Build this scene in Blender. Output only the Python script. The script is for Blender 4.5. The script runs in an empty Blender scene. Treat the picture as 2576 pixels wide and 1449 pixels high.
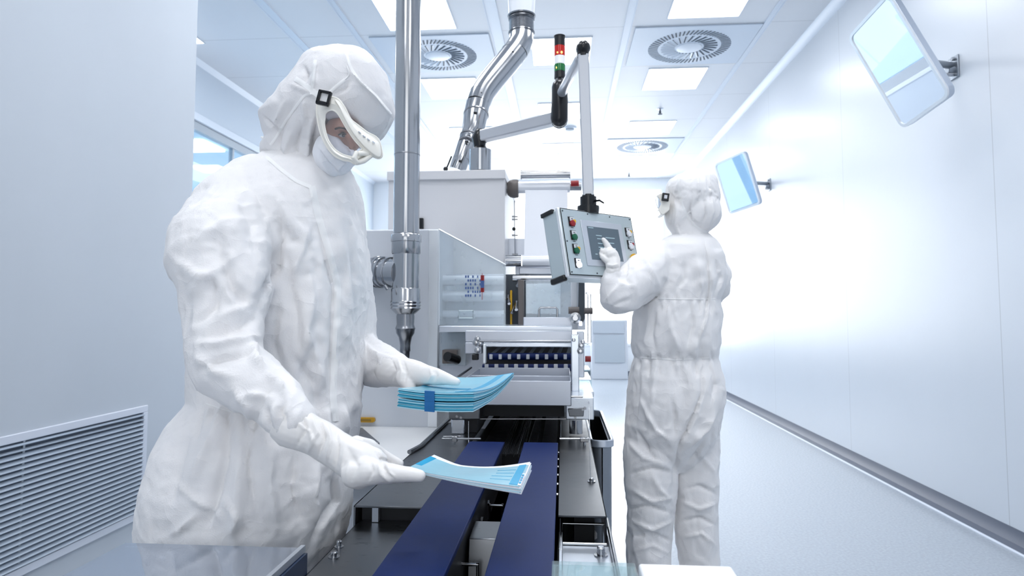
import bpy, math, random
import numpy as np
from mathutils import Vector, Matrix, noise
from mathutils.bvhtree import BVHTree
random.seed(7)
PI = math.pi
S = bpy.context.scene
C = S.collection

# ------------------------------------------------------------------ camera, world, exposure
F = 1650.0; CX, CY = 1288.0, 688.0
YAW = math.radians(4.40); PITCH = math.radians(3.47)
CAMZ = 1.25
cd = bpy.data.cameras.new('camera'); cam = bpy.data.objects.new('camera', cd); C.objects.link(cam)
cd.sensor_width = 36.0; cd.lens = 36.0*F/2576.0
cd.shift_y = -36.5/2576.0
cd.clip_start = 0.05
cam.location = (0, 0, CAMZ)
cam.rotation_euler = (PI/2+PITCH, 0, YAW)
cd.dof.use_dof = True; cd.dof.focus_distance = 1.35; cd.dof.aperture_fstop = 8.0
S.camera = cam
S.view_settings.view_transform = 'Standard'; S.view_settings.look = 'None'
S.view_settings.gamma = 1.0; S.view_settings.use_curve_mapping = False
S.view_settings.exposure = 0.14
w = bpy.data.worlds.new('world'); S.world = w; w.use_nodes = True
w.node_tree.nodes['Background'].inputs[0].default_value = (0.96, 0.98, 1.0, 1)
w.node_tree.nodes['Background'].inputs[1].default_value = 1.9
LIGHT_E = 10.0

RM = Matrix.Rotation(YAW, 3, 'Z') @ Matrix.Rotation(PI/2+PITCH, 3, 'X')
RN = np.array(RM)
def ray(px, py):
    return RM @ Vector(((px-CX)/F, -(py-CY)/F, -1.0))
def W(px, py, Y):           # photo pixel + distance down the room -> world point
    r = ray(px, py); t = Y/r.y
    return Vector((r.x*t, Y, CAMZ+r.z*t))
def WZ(px, py, z):
    r = ray(px, py); t = (z-CAMZ)/r.z
    return Vector((r.x*t, r.y*t, z))
def WX(px, py, x):
    r = ray(px, py); t = x/r.x
    return Vector((x, r.y*t, CAMZ+r.z*t))
def proj(P):                # world points (n,3) -> photo pixels
    q = (P-np.array([0, 0, CAMZ])) @ RN
    return CX+F*q[:, 0]/-q[:, 2], CY-F*q[:, 1]/-q[:, 2]
def pxm(n, Y): return n*Y/F

# ------------------------------------------------------------------ materials
def mat(name, col, rough=0.5, metal=0.0, noise_amt=0.0, nscale=30, bump=0.0, bscale=60, bdist=0.002,
        trans=0.0, emis=None, estr=0.0, coat=0.0, ior=1.45, sss=0.0, alpha=1.0, aniso=None, rnoise=0.0):
    m = bpy.data.materials.new(name); m.use_nodes = True
    nt = m.node_tree; b = nt.nodes['Principled BSDF']
    b.inputs['Base Color'].default_value = (*col, 1); b.inputs['Roughness'].default_value = rough
    b.inputs['Metallic'].default_value = metal; b.inputs['IOR'].default_value = ior
    b.inputs['Transmission Weight'].default_value = trans; b.inputs['Coat Weight'].default_value = coat
    b.inputs['Alpha'].default_value = alpha
    if emis: b.inputs['Emission Color'].default_value = (*emis, 1); b.inputs['Emission Strength'].default_value = estr
    tc = nt.nodes.new('ShaderNodeTexCoord')
    src = tc.outputs['Object']
    if aniso:
        mp = nt.nodes.new('ShaderNodeMapping'); mp.inputs['Scale'].default_value = aniso
        nt.links.new(src, mp.inputs[0]); src = mp.outputs[0]
    nz = nt.nodes.new('ShaderNodeTexNoise'); nz.inputs['Scale'].default_value = nscale; nz.inputs['Detail'].default_value = 4
    nt.links.new(src, nz.inputs[0])
    if noise_amt > 0:
        mx = nt.nodes.new('ShaderNodeMix'); mx.data_type = 'RGBA'
        mx.inputs[6].default_value = (*[max(0, c*(1-noise_amt)) for c in col], 1)
        mx.inputs[7].default_value = (*[min(1, c*(1+noise_amt)) for c in col], 1)
        nt.links.new(nz.outputs[0], mx.inputs[0]); nt.links.new(mx.outputs[2], b.inputs['Base Color'])
    if rnoise > 0:
        mr = nt.nodes.new('ShaderNodeMapRange'); mr.inputs[3].default_value = max(0.02, rough-rnoise); mr.inputs[4].default_value = rough+rnoise
        nt.links.new(nz.outputs[0], mr.inputs[0]); nt.links.new(mr.outputs[0], b.inputs['Roughness'])
    if bump > 0:
        n2 = nt.nodes.new('ShaderNodeTexNoise'); n2.inputs['Scale'].default_value = bscale; n2.inputs['Detail'].default_value = 3
        nt.links.new(src, n2.inputs[0])
        bp = nt.nodes.new('ShaderNodeBump'); bp.inputs['Strength'].default_value = bump; bp.inputs['Distance'].default_value = bdist
        nt.links.new(n2.outputs[0], bp.inputs['Height']); nt.links.new(bp.outputs[0], b.inputs['Normal'])
    return m

def seam_mat(name, col, rough, lines, noise_amt=0.03):
    """panelled surface: lines = list of (axis, start, period, width) grooves of a darker joint colour"""
    m = mat(name, col, rough, noise_amt=0.0, bump=0.05, bscale=8, bdist=0.01)
    nt = m.node_tree; b = nt.nodes['Principled BSDF']; L = nt.links
    geo = nt.nodes.new('ShaderNodeNewGeometry'); sp = nt.nodes.new('ShaderNodeSeparateXYZ'); L.new(geo.outputs['Position'], sp.inputs[0])
    acc = None
    for ax, st, per, wd in lines:
        a = nt.nodes.new('ShaderNodeMath'); a.operation = 'SUBTRACT'; L.new(sp.outputs[ax], a.inputs[0]); a.inputs[1].default_value = st
        f = nt.nodes.new('ShaderNodeMath'); f.operation = 'FLOORED_MODULO'; L.new(a.outputs[0], f.inputs[0]); f.inputs[1].default_value = per
        c = nt.nodes.new('ShaderNodeMath'); c.operation = 'LESS_THAN'; L.new(f.outputs[0], c.inputs[0]); c.inputs[1].default_value = wd
        if acc is None: acc = c
        else:
            mm = nt.nodes.new('ShaderNodeMath'); mm.operation = 'MAXIMUM'; L.new(acc.outputs[0], mm.inputs[0]); L.new(c.outputs[0], mm.inputs[1]); acc = mm
    nz = nt.nodes.new('ShaderNodeTexNoise'); nz.inputs['Scale'].default_value = 1.3; nz.inputs['Detail'].default_value = 3; L.new(geo.outputs['Position'], nz.inputs[0])
    m1 = nt.nodes.new('ShaderNodeMix'); m1.data_type = 'RGBA'
    m1.inputs[6].default_value = (*[c*(1-noise_amt) for c in col], 1); m1.inputs[7].default_value = (*[min(1, c*(1+noise_amt)) for c in col], 1)
    L.new(nz.outputs[0], m1.inputs[0])
    m2 = nt.nodes.new('ShaderNodeMix'); m2.data_type = 'RGBA'; L.new(acc.outputs[0], m2.inputs[0]); L.new(m1.outputs[2], m2.inputs[6])
    m2.inputs[7].default_value = (*[c*0.72 for c in col], 1); L.new(m2.outputs[2], b.inputs['Base Color'])
    return m

def fabric_mat(name, col, s1=14, s2=38, strength=0.28, dots=True):
    """crumpled non-woven coverall cloth"""
    m = mat(name, col, 0.7); nt = m.node_tree; b = nt.nodes['Principled BSDF']; L = nt.links
    b.inputs['Subsurface Weight'].default_value = 0.0
    b.inputs['Sheen Weight'].default_value = 0.15
    geo = nt.nodes.new('ShaderNodeNewGeometry'); pos = geo.outputs['Position']
    nz = nt.nodes.new('ShaderNodeTexNoise'); nz.inputs['Scale'].default_value = 5; nz.inputs['Detail'].default_value = 2; L.new(pos, nz.inputs[0])
    mixv = nt.nodes.new('ShaderNodeVectorMath'); mixv.operation = 'MULTIPLY_ADD'; L.new(nz.outputs['Color'], mixv.inputs[0]); mixv.inputs[1].default_value = (.12, .12, .12); L.new(pos, mixv.inputs[2])
    prev = None
    for sc, st, ds in ((s1, strength, .012), (s2, strength*.55, .005)):
        v = nt.nodes.new('ShaderNodeTexNoise'); v.inputs['Scale'].default_value = sc; v.inputs['Detail'].default_value = 1.0; L.new(mixv.outputs[0], v.inputs['Vector'])
        s_ = nt.nodes.new('ShaderNodeMath'); s_.operation = 'SUBTRACT'; s_.inputs[1].default_value = .5; L.new(v.outputs[0], s_.inputs[0])
        ab_ = nt.nodes.new('ShaderNodeMath'); ab_.operation = 'ABSOLUTE'; L.new(s_.outputs[0], ab_.inputs[0])
        pw = nt.nodes.new('ShaderNodeMath'); pw.operation = 'POWER'; pw.inputs[1].default_value = .6; L.new(ab_.outputs[0], pw.inputs[0])
        bp = nt.nodes.new('ShaderNodeBump'); bp.inputs['Strength'].default_value = st; bp.inputs['Distance'].default_value = ds; bp.invert = True
        L.new(pw.outputs[0], bp.inputs['Height'])
        if prev: L.new(prev.outputs[0], bp.inputs['Normal'])
        prev = bp
    if dots:
        v = nt.nodes.new('ShaderNodeTexVoronoi'); v.inputs['Scale'].default_value = 420; L.new(pos, v.inputs['Vector'])
        bp = nt.nodes.new('ShaderNodeBump'); bp.inputs['Strength'].default_value = 0.25; bp.inputs['Distance'].default_value = 0.0008
        L.new(v.outputs['Distance'], bp.inputs['Height']); L.new(prev.outputs[0], bp.inputs['Normal']); prev = bp
    L.new(prev.outputs[0], b.inputs['Normal'])
    return m

def clear_mat(name, tint, opac=0.25, rough=0.05, dcol=(.8, .86, .9), refl=None):
    """acrylic / sheet glass: mostly see-through with gloss and a little body colour"""
    m = bpy.data.materials.new(name); m.use_nodes = True; nt = m.node_tree; L = nt.links
    nt.nodes.remove(nt.nodes['Principled BSDF']); out = nt.nodes['Material Output']
    tr = nt.nodes.new('ShaderNodeBsdfTransparent'); tr.inputs[0].default_value = (*tint, 1)
    df = nt.nodes.new('ShaderNodeBsdfDiffuse'); df.inputs[0].default_value = (*dcol, 1)
    gl = nt.nodes.new('ShaderNodeBsdfGlossy'); gl.inputs['Roughness'].default_value = rough
    fr = nt.nodes.new('ShaderNodeFresnel'); fr.inputs[0].default_value = 1.45
    nz = nt.nodes.new('ShaderNodeTexNoise'); nz.inputs['Scale'].default_value = 6
    mr = nt.nodes.new('ShaderNodeMapRange'); mr.inputs[3].default_value = opac*.7; mr.inputs[4].default_value = opac*1.3; L.new(nz.outputs[0], mr.inputs[0])
    m1 = nt.nodes.new('ShaderNodeMixShader'); L.new(mr.outputs[0], m1.inputs[0]); L.new(tr.outputs[0], m1.inputs[1]); L.new(df.outputs[0], m1.inputs[2])
    m2 = nt.nodes.new('ShaderNodeMixShader')
    ge = nt.nodes.new('ShaderNodeNewGeometry'); iv = nt.nodes.new('ShaderNodeMath'); iv.operation = 'SUBTRACT'; iv.inputs[0].default_value = 1; L.new(ge.outputs['Backfacing'], iv.inputs[1])
    ff = nt.nodes.new('ShaderNodeMath'); ff.operation = 'MULTIPLY'; L.new(fr.outputs[0], ff.inputs[0]); L.new(iv.outputs[0], ff.inputs[1]); L.new(ff.outputs[0], m2.inputs[0])
    if refl is not None:
        for l_ in list(m2.inputs[0].links): L.remove(l_)
        m2.inputs[0].default_value = refl; gl.inputs[0].default_value = (.72, .76, .82, 1)
    L.new(m1.outputs[0], m2.inputs[1]); L.new(gl.outputs[0], m2.inputs[2])
    L.new(m2.outputs[0], out.inputs[0])
    return m

M = {}
M['ceiling'] = seam_mat('ceiling_panels', (.79, .805, .835), .45, [(1, 6.20-1.03*12, 1.03, .008)])
M['rail'] = mat('ceiling_rail', (.74, .80, .88), .35)
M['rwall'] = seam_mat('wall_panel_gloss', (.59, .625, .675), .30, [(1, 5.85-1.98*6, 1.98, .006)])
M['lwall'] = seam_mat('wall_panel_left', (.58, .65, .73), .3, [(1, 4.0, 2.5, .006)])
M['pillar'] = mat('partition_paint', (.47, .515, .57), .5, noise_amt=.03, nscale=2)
M['bwall'] = mat('back_wall_paint', (.92, .95, .98), .5)
M['floor'] = mat('vinyl_floor', (.36, .40, .45), .22, noise_amt=.22, nscale=70, rnoise=.06, coat=.1)
M['skirt'] = mat('skirting_dark', (.085, .10, .14), .4, noise_amt=.12, nscale=220)
M['skirt_line'] = mat('cove_light', (.60, .64, .72), .35)
M['lamp'] = mat('lamp_glow', (1, 1, 1), .5, emis=(.96, .98, 1.0), estr=LIGHT_E)
M['litglass'] = mat('frosted_daylight_glass', (1, 1, 1), .5, emis=(.96, .98, 1.0), estr=3.8)  # glow of the sheet added on the back wall
M['lamp_near'] = mat('lamp_glow_near', (1, 1, 1), .5, emis=(.97, .98, 1.0), estr=LIGHT_E*1.2)  # stronger glow for unseen panels, boosted to fill the near scene
M['lampframe'] = mat('lamp_frame', (.75, .80, .86), .35)
M['diff_plate'] = mat('diffuser_plate', (.66, .73, .82), .4)
M['slot'] = mat('slot_dark', (.06, .08, .11), .6)
M['blade'] = mat('blade_white', (.78, .83, .9), .35)
M['steel'] = mat('stainless_pipe', (.44, .45, .47), .17, 1.0, noise_amt=.10, nscale=6, rnoise=.05)
M['steel_dk'] = mat('stainless_dark', (.30, .31, .33), .25, 1.0, noise_amt=.1, nscale=8)
M['plate'] = mat('brushed_plate', (.17, .18, .195), .30, 1.0, noise_amt=.12, nscale=18, aniso=(1, 12, 1), rnoise=.07, bump=.06, bscale=200, bdist=.0006)
M['plate_dk'] = mat('brushed_plate_dark', (.07, .075, .083), .33, 1.0, noise_amt=.14, nscale=30, rnoise=.05)  # copy of the plate darkened to offset bright reflections on the right
M['plate_lt'] = mat('bright_sheet', (.66, .70, .76), .28, .85, noise_amt=.08, nscale=7, rnoise=.06)
M['alu'] = mat('machine_aluminium', (.50, .53, .59), .32, .75, noise_amt=.16, nscale=5, rnoise=.08)  # cloudy reflections imitated by mottling the base colour
M['slate'] = mat('slate_side', (.055, .066, .08), .45, .3, noise_amt=.08, nscale=5)
M['black'] = mat('black_plastic', (.008, .009, .011), .25)
M['void'] = mat('machine_interior', (.012, .013, .017), .5)  # near-black colour stands in for shade in gaps and recesses
M['belt'] = mat('navy_belt', (.004, .016, .092), .50, noise_amt=.12, nscale=60, bump=.1, bscale=500, bdist=.0004)
M['belt'].node_tree.nodes['Principled BSDF'].inputs['Specular IOR Level'].default_value = .22
M['mwhite'] = mat('machine_white', (.62, .65, .70), .35, noise_amt=.02, nscale=3)
M['mwarm'] = mat('machine_white_warm', (.64, .64, .66), .4, noise_amt=.02, nscale=3)
M['worktop'] = mat('worktop_white', (.76, .77, .78), .3, noise_amt=.04, nscale=3)
M['hmi'] = mat('panel_housing', (.52, .60, .63), .32, .35, noise_amt=.04, nscale=5)
M['hmi_edge'] = mat('panel_housing_edge', (.80, .83, .86), .25, .4)
M['tube'] = mat('arm_tube', (.50, .52, .56), .3, .3)
M['screen'] = mat('screen_glass', (.05, .07, .09), .12, emis=(.09, .13, .17), estr=.5, noise_amt=.2, nscale=14)
M['screen_txt'] = mat('screen_text', (.3, .4, .45), .3, emis=(.22, .32, .36), estr=.5)
M['bezel'] = mat('screen_bezel', (.60, .64, .70), .3, .5)
M['red'] = mat('red_button', (.30, .01, .015), .3)
M['redglow'] = mat('red_lens', (.38, .008, .006), .15, emis=(1, .04, .02), estr=.10)
M['clearlens'] = mat('clear_lens', (.75, .76, .80), .12, emis=(1, .95, .9), estr=.15)
M['greenlens'] = mat('green_lens', (.008, .13, .035), .15, emis=(.03, .5, .1), estr=.05)
M['amber'] = mat('amber_spark', (1, .4, .05), .3, emis=(1, .45, .1), estr=4)
M['green'] = mat('green_button', (.01, .12, .06), .3)
M['yellow'] = mat('yellow_plastic', (.75, .42, .02), .35)
M['ochre'] = mat('ochre_label', (.50, .27, .015), .4, noise_amt=.08, nscale=60)
M['ochre_dk'] = mat('ochre_print', (.26, .15, .02), .5)
M['white_btn'] = mat('white_button', (.70, .72, .76), .3)
M['whitelit'] = mat('lit_button', (.8, .85, 1), .3, emis=(.8, .85, 1), estr=1.0)
M['film'] = mat('web_film', (.80, .82, .87), .3, .25, noise_amt=.03, nscale=5)
M['brown'] = mat('brown_hub', (.13, .115, .11), .45)
M['suit'] = fabric_mat('coverall_cloth', (.82, .81, .815))
M['suit2'] = fabric_mat('coverall_cloth_far', (.84, .83, .835), 11, 30, .30)
M['hood'] = fabric_mat('hood_cloth', (.78, .77, .78), 20, 48, .22)
M['trimw'] = mat('white_tape', (.86, .86, .86), .5)
M['goggle'] = mat('goggle_frame', (.86, .84, .78), .35, coat=.2)
M['lens'] = clear_mat('goggle_lens', (.93, .93, .95), .06, .03)
M['mask'] = fabric_mat('mask_cloth', (.86, .87, .91), 24, 60, .25, False)
M['glove'] = mat('latex_glove', (.80, .785, .775), .38, noise_amt=.02, nscale=10, bump=.25, bscale=45, bdist=.003)
M['skin'] = mat('skin', (.40, .21, .15), .5, noise_amt=.10, nscale=50)
M['eye'] = mat('eye_white', (.55, .52, .50), .2)
M['dark_eye'] = mat('iris_dark', (.02, .018, .018), .15)
M['brow'] = mat('eyebrow', (.06, .04, .03), .8)
M['bluefilm'] = mat('pouch_film_blue', (.26, .60, .76), .22, noise_amt=.16, nscale=9, bump=.15, bscale=20, bdist=.002, coat=.3)
M['bluefilm_pale'] = mat('pouch_window_pale_blue', (.33, .60, .72), .22, noise_amt=.16, nscale=12, bump=.2, bscale=16, bdist=.003, coat=.3)
M['page_dk'] = mat('pouch_edges_deep_blue', (.02, .26, .42), .35)
M['page_lt'] = mat('pouch_edges_pale', (.45, .74, .86), .35)
M['page_grey'] = mat('pouch_edges_grey', (.62, .74, .82), .35)
M['bluefilm_dk'] = mat('pouch_seal_blue', (.03, .36, .62), .25, noise_amt=.1, nscale=30)
M['bluepage'] = mat('pouch_edges_blue', (.10, .48, .66), .35, noise_amt=.35, nscale=90, aniso=(.6, .6, 16))
M['paperw'] = mat('pouch_paper', (.86, .87, .92), .5)
M['tape'] = mat('tape_blue', (.01, .13, .36), .35)
M['glasswin'] = clear_mat('window_glass', (.68, .79, .88), .10, .03, (.25, .42, .52))
M['acryl'] = clear_mat('guard_acrylic', (.90, .94, .96), .27, .06, (.70, .76, .80))
M['acryl_dk'] = clear_mat('tinted_acrylic', (.62, .68, .76), .14, .03, (.25, .30, .38), .72)
M['acryl_cl'] = clear_mat('clear_acrylic', (.85, .92, .93), .12, .04, (.7, .8, .82))
M['mirror'] = mat('mirror_glass', (.88, .90, .93), .015, 1.0)
M['mirframe'] = mat('mirror_rim', (.55, .60, .68), .3, .8)
M['bin'] = mat('bin_steel', (.30, .33, .37), .35, .8)
M['navy'] = mat('navy_panel', (.01, .025, .07), .3)
M['whitetop'] = mat('white_sheet', (.92, .93, .96), .3)
M['greyroom'] = mat('room_beyond', (.74, .83, .90), .6, noise_amt=.1, nscale=2)
M['sign_blue'] = mat('print_blue', (.05, .10, .28), .5)
M['greydoor'] = mat('far_cabinet_door', (.45, .50, .55), .4)
M['boot'] = mat('white_boot', (.75, .76, .78), .5)

# ------------------------------------------------------------------ mesh helpers
class MB:
    def __init__(s): s.v = []; s.f = []
    def add(s, vs, fs):
        o = len(s.v); s.v += [tuple(v) for v in vs]; s.f += [tuple(i+o for i in f) for f in fs]; return s
    def box(s, x0, x1, y0, y1, z0, z1):
        return s.hexa([(x0, y0, z0), (x1, y0, z0), (x1, y1, z0), (x0, y1, z0)], [(x0, y0, z1), (x1, y0, z1), (x1, y1, z1), (x0, y1, z1)])
    def hexa(s, a, b):
        n = len(a)
        fs = [tuple(range(n))[::-1], tuple(range(n, 2*n))]+[(i, (i+1) % n, n+(i+1) % n, n+i) for i in range(n)]
        return s.add(list(a)+list(b), fs)
    def prism(s, pts, d):       # polygon (world pts) swept by vector d
        d = Vector(d); return s.hexa([Vector(p) for p in pts], [Vector(p)+d for p in pts])
    def obox(s, c, R, sx, sy, sz):
        c = Vector(c); p = lambda x, y, z: c+R@Vector((x*sx/2, y*sy/2, z*sz/2))
        return s.hexa([p(-1, -1, -1), p(1, -1, -1), p(1, 1, -1), p(-1, 1, -1)], [p(-1, -1, 1), p(1, -1, 1), p(1, 1, 1), p(-1, 1, 1)])
    def loft(s, rings, cap=True):
        n = len(rings[0]); vs = [p for r in rings for p in r]; fs = []
        for k in range(len(rings)-1):
            for i in range(n):
                j = (i+1) % n; fs.append((k*n+i, k*n+j, (k+1)*n+j, (k+1)*n+i))
        if cap: fs.append(tuple(range(n))[::-1]); fs.append(tuple((len(rings)-1)*n+i for i in range(n)))
        return s.add(vs, fs)
    def tube(s, pts, rad, n=16, square=False, cap=True, up=None):
        pts = [Vector(p) for p in pts]; rad = rad if hasattr(rad, '__len__') else [rad]*len(pts)
        T = []
        for i in range(len(pts)):
            a = pts[max(0, i-1)]; b = pts[min(len(pts)-1, i+1)]; T.append((b-a).normalized())
        u = Vector(up) if up else (Vector((0, 0, 1)) if abs(T[0].z) < .9 else Vector((0, 1, 0)))
        rings = []
        for i, p in enumerate(pts):
            t = T[i]; u = (u-t*u.dot(t)).normalized(); v = t.cross(u)
            if square:
                r = rad[i]; q = [(1, .8), (.8, 1), (-.8, 1), (-1, .8), (-1, -.8), (-.8, -1), (.8, -1), (1, -.8)]
                rings.append([p+u*a*r+v*b*r for a, b in q])
            else:
                rings.append([p+(u*math.cos(2*PI*k/n)+v*math.sin(2*PI*k/n))*rad[i] for k in range(n)])
        return s.loft(rings, cap)
    def cyl(s, a, b, r, n=24): return s.tube([a, b], r, n)
    def lathe(s, base, prof, axis=(0, 0, 1), n=32):     # prof: (height, radius)
        base = Vector(base); ax = Vector(axis).normalized()
        return s.tube([base+ax*h for h, r in prof], [max(r, 1e-4) for h, r in prof], n, up=(1, 0, 0) if abs(ax.x) < .9 else (0, 1, 0))
    def ell(s, c, rx, ry, rz, R=None, nu=20, nv=12):
        c = Vector(c); R = R or Matrix.Identity(3); rings = []
        for k in range(1, nv):
            a = -PI/2+PI*k/nv
            rings.append([c+R@Vector((rx*math.cos(a)*math.cos(2*PI*i/nu), ry*math.cos(a)*math.sin(2*PI*i/nu), rz*math.sin(a))) for i in range(nu)])
        o = len(s.v); n = nu
        s.loft(rings, False)
        s.v.append(tuple(c+R@Vector((0, 0, -rz)))); b = len(s.v)-1
        s.v.append(tuple(c+R@Vector((0, 0, rz)))); t = len(s.v)-1
        L = o+(nv-2)*n
        for i in range(n):
            j = (i+1) % n; s.f.append((b, o+j, o+i)); s.f.append((t, L+i, L+j))
        return s
    def capsule(s, pts, rads, n=14):
        """rounded-end chain"""
        pts = [Vector(p) for p in pts]; P = []; Rr = []
        t0 = (pts[1]-pts[0]).normalized(); t1 = (pts[-1]-pts[-2]).normalized()
        for a in (80, 55, 30): P.append(pts[0]-t0*rads[0]*math.sin(math.radians(a))); Rr.append(rads[0]*math.cos(math.radians(a)))
        P += pts; Rr += list(rads)
        for a in (30, 55, 80): P.append(pts[-1]+t1*rads[-1]*math.sin(math.radians(a))); Rr.append(rads[-1]*math.cos(math.radians(a)))
        return s.tube(P, Rr, n)
    def grid(s, fn, nu, nv, thick=None):
        P = [[Vector(fn(i/nu, j/nv)) for i in range(nu+1)] for j in range(nv+1)]
        vs = [p for r in P for p in r]; n = nu+1
        fs = [(j*n+i, j*n+i+1, (j+1)*n+i+1, (j+1)*n+i) for j in range(nv) for i in range(nu)]
        if thick is not None:
            t = Vector(thick); o = len(vs); vs += [v+t for v in vs]
            fs += [tuple(x+o for x in f)[::-1] for f in fs]
            edge = [j*n for j in range(nv+1)]+[nv*n+i for i in range(1, n)]+[j*n+nu for j in range(nv-1, -1, -1)]+[i for i in range(nu-1, 0, -1)]
            for a, b in zip(edge, edge[1:]+edge[:1]): fs.append((a, b, b+o, a+o))
        return s.add(vs, fs)

def raw(name, mb, m, smooth=False):
    me = bpy.data.meshes.new(name); me.from_pydata(mb.v, [], mb.f); me.update()
    if m: me.materials.append(m)
    o = bpy.data.objects.new(name, me); C.objects.link(o)
    if smooth:
        me.polygons.foreach_set('use_smooth', [True]*len(me.polygons))
    return o
def recalc(o):
    import bmesh
    b = bmesh.new(); b.from_mesh(o.data); bmesh.ops.recalc_face_normals(b, faces=b.faces); b.to_mesh(o.data); b.free()
def autosm(o, ang=35):
    me = o.data
    me.polygons.foreach_set('use_smooth', [True]*len(me.polygons))
    me.update()
    # mark sharp edges by angle
    import bmesh
    b = bmesh.new(); b.from_mesh(me)
    for e in b.edges:
        if len(e.link_faces) == 2 and e.calc_face_angle(0) > math.radians(ang): e.smooth = False
    b.to_mesh(me); b.free()
def obj(name, mb, m, parent=None, bevel=0.0, smooth=True, label=None):
    o = raw(name, mb, m); recalc(o)
    if smooth: autosm(o)
    if bevel > 0:
        bv = o.modifiers.new('bevel', 'BEVEL'); bv.width = bevel; bv.segments = 2; bv.limit_method = 'ANGLE'; bv.angle_limit = math.radians(40)
    if parent: attach(o, parent)
    if label: o['label'] = label
    return o
def attach(o, p):
    o.parent = p
    # things sit at their base point; parts keep world coordinates
    o.matrix_parent_inverse = Matrix.Translation(p.location).inverted() if p.parent is None else Matrix.Identity(4)
def thing(name, label, cat, loc=(0, 0, 0), group=None):
    o = bpy.data.objects.new(name, None); C.objects.link(o); o.location = loc; o.empty_display_size = .05
    o['label'] = label; o['category'] = cat
    if group: o['group'] = group
    return o
def struct(name, mb, m, parent=None, bevel=0, smooth=True):
    o = obj(name, mb, m, parent, bevel, smooth)
    if not parent: o['kind'] = 'structure'
    return o
def move_copy(root, delta, label=None):
    r = root.copy(); C.objects.link(r); r.location = Vector(root.location)+Vector(delta)
    if label: r['label'] = label
    for ch in list(root.children):
        c = ch.copy(); C.objects.link(c); c.parent = r
        for g in ch.children:
            d = g.copy(); C.objects.link(d); d.parent = c
    return r

# ------------------------------------------------------------------ room
ZC = CAMZ+2.745; XR = 2.44; XL = -3.95; YB = 13.4; Y0 = -3.0; XP = -2.2; YP = 3.72
struct('floor', MB().box(XL-.1, XR+.1, Y0, YB+.1, -.08, 0), M['floor'])
struct('ceiling', MB().box(XL-.1, XR+.1, Y0, YB+.1, ZC, ZC+.08), M['ceiling'])
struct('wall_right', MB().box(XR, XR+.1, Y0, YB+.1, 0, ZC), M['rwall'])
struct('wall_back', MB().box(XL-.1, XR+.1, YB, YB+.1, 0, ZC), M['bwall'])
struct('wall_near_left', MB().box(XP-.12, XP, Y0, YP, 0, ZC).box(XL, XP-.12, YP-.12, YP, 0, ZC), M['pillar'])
WY0, WY1, WZ0, WZ1 = 4.6, 10.9, .94, 3.33
struct('wall_left', MB().box(XL-.1, XL, 3.6, WY0, 0, ZC).box(XL-.1, XL, WY1, YB, 0, ZC).box(XL-.1, XL, WY0, WY1, 0, WZ0).box(XL-.1, XL, WY0, WY1, WZ1, ZC), M['lwall'])
wn = bpy.data.objects.new('window_1', None); C.objects.link(wn); wn['kind'] = 'structure'
fr = MB()
fr.box(XL-.06, XL+.03, WY0-.04, WY1+.04, WZ1, WZ1+.08).box(XL-.06, XL+.03, WY0-.04, WY1+.04, WZ0-.07, WZ0)
fr.box(XL-.06, XL+.03, WY0-.05, WY0, WZ0, WZ1).box(XL-.06, XL+.03, WY1, WY1+.05, WZ0, WZ1)
struct('window_frame', fr, M['rail'], wn, .004)
struct('window_inner_frame', MB().box(XL-.08, XL-.005, WY0, WY1, WZ1-.09, WZ1).box(XL-.08, XL-.005, WY0, WY1, WZ0, WZ0+.16), M['greydoor'], wn)
struct('window_pane', MB().box(XL-.05, XL-.035, WY0, WY1, WZ0, WZ1), M['glasswin'], wn)
struct('window_mullion', MB().box(XL-.07, XL-.02, 7.55, 7.59, WZ0, WZ1), M['greydoor'], wn)
# room beyond the window, outer side and roof strip left open for light
struct('wall_beyond_window', MB().box(-6.6, -6.5, 3.6, YB, 0, .1).box(-6.6, -6.5, 3.6, YB, 3.2, 3.6).box(-6.6, XL-.1, 3.6, 3.7, 0, 3.6).box(-5.7, XL-.1, 3.6, YB, 3.6, 3.66).box(-6.6, XL-.1, 3.6, YB, -.06, 0)
       .box(-6.5, -6.3, 7.0, 7.25, 0, 3.6).box(-6.5, -6.3, 10.2, 10.4, 0, 3.6), M['greyroom'])
for k, yy in enumerate((5.6, 8.4, 11.4)):  # unseen lights added to brighten this room
    t = thing('ceiling_light', ['square light panel in the room beyond the window, nearest one', 'square light panel in the room beyond the window, middle one', 'square light panel in the room beyond the window, farthest one'][k], 'ceiling light', (-5.3, yy, 3.6), 'ceiling lights beyond the window')
    obj('diffuser', MB().box(-5.75, -4.85, yy, yy+.6, 3.575, 3.598), M['lamp_near'], t)
lw = bpy.data.objects.new('window_2', None); C.objects.link(lw); lw['kind'] = 'structure'  # glowing sheet added to whiten the far end and light the ceiling
struct('window_pane', MB().box(-3.2, 2.0, YB-.012, YB-.004, .65, 3.75), M['litglass'], lw)
struct('window_frame', MB().box(-3.25, -3.2, YB-.03, YB, .6, 3.8).box(2.0, 2.05, YB-.03, YB, .6, 3.8).box(-3.2, 2.0, YB-.03, YB, 3.75, 3.8).box(-3.2, 2.0, YB-.03, YB, .6, .65).box(-.62, -.58, YB-.02, YB, .65, 3.75), M['bwall'], lw)
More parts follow.
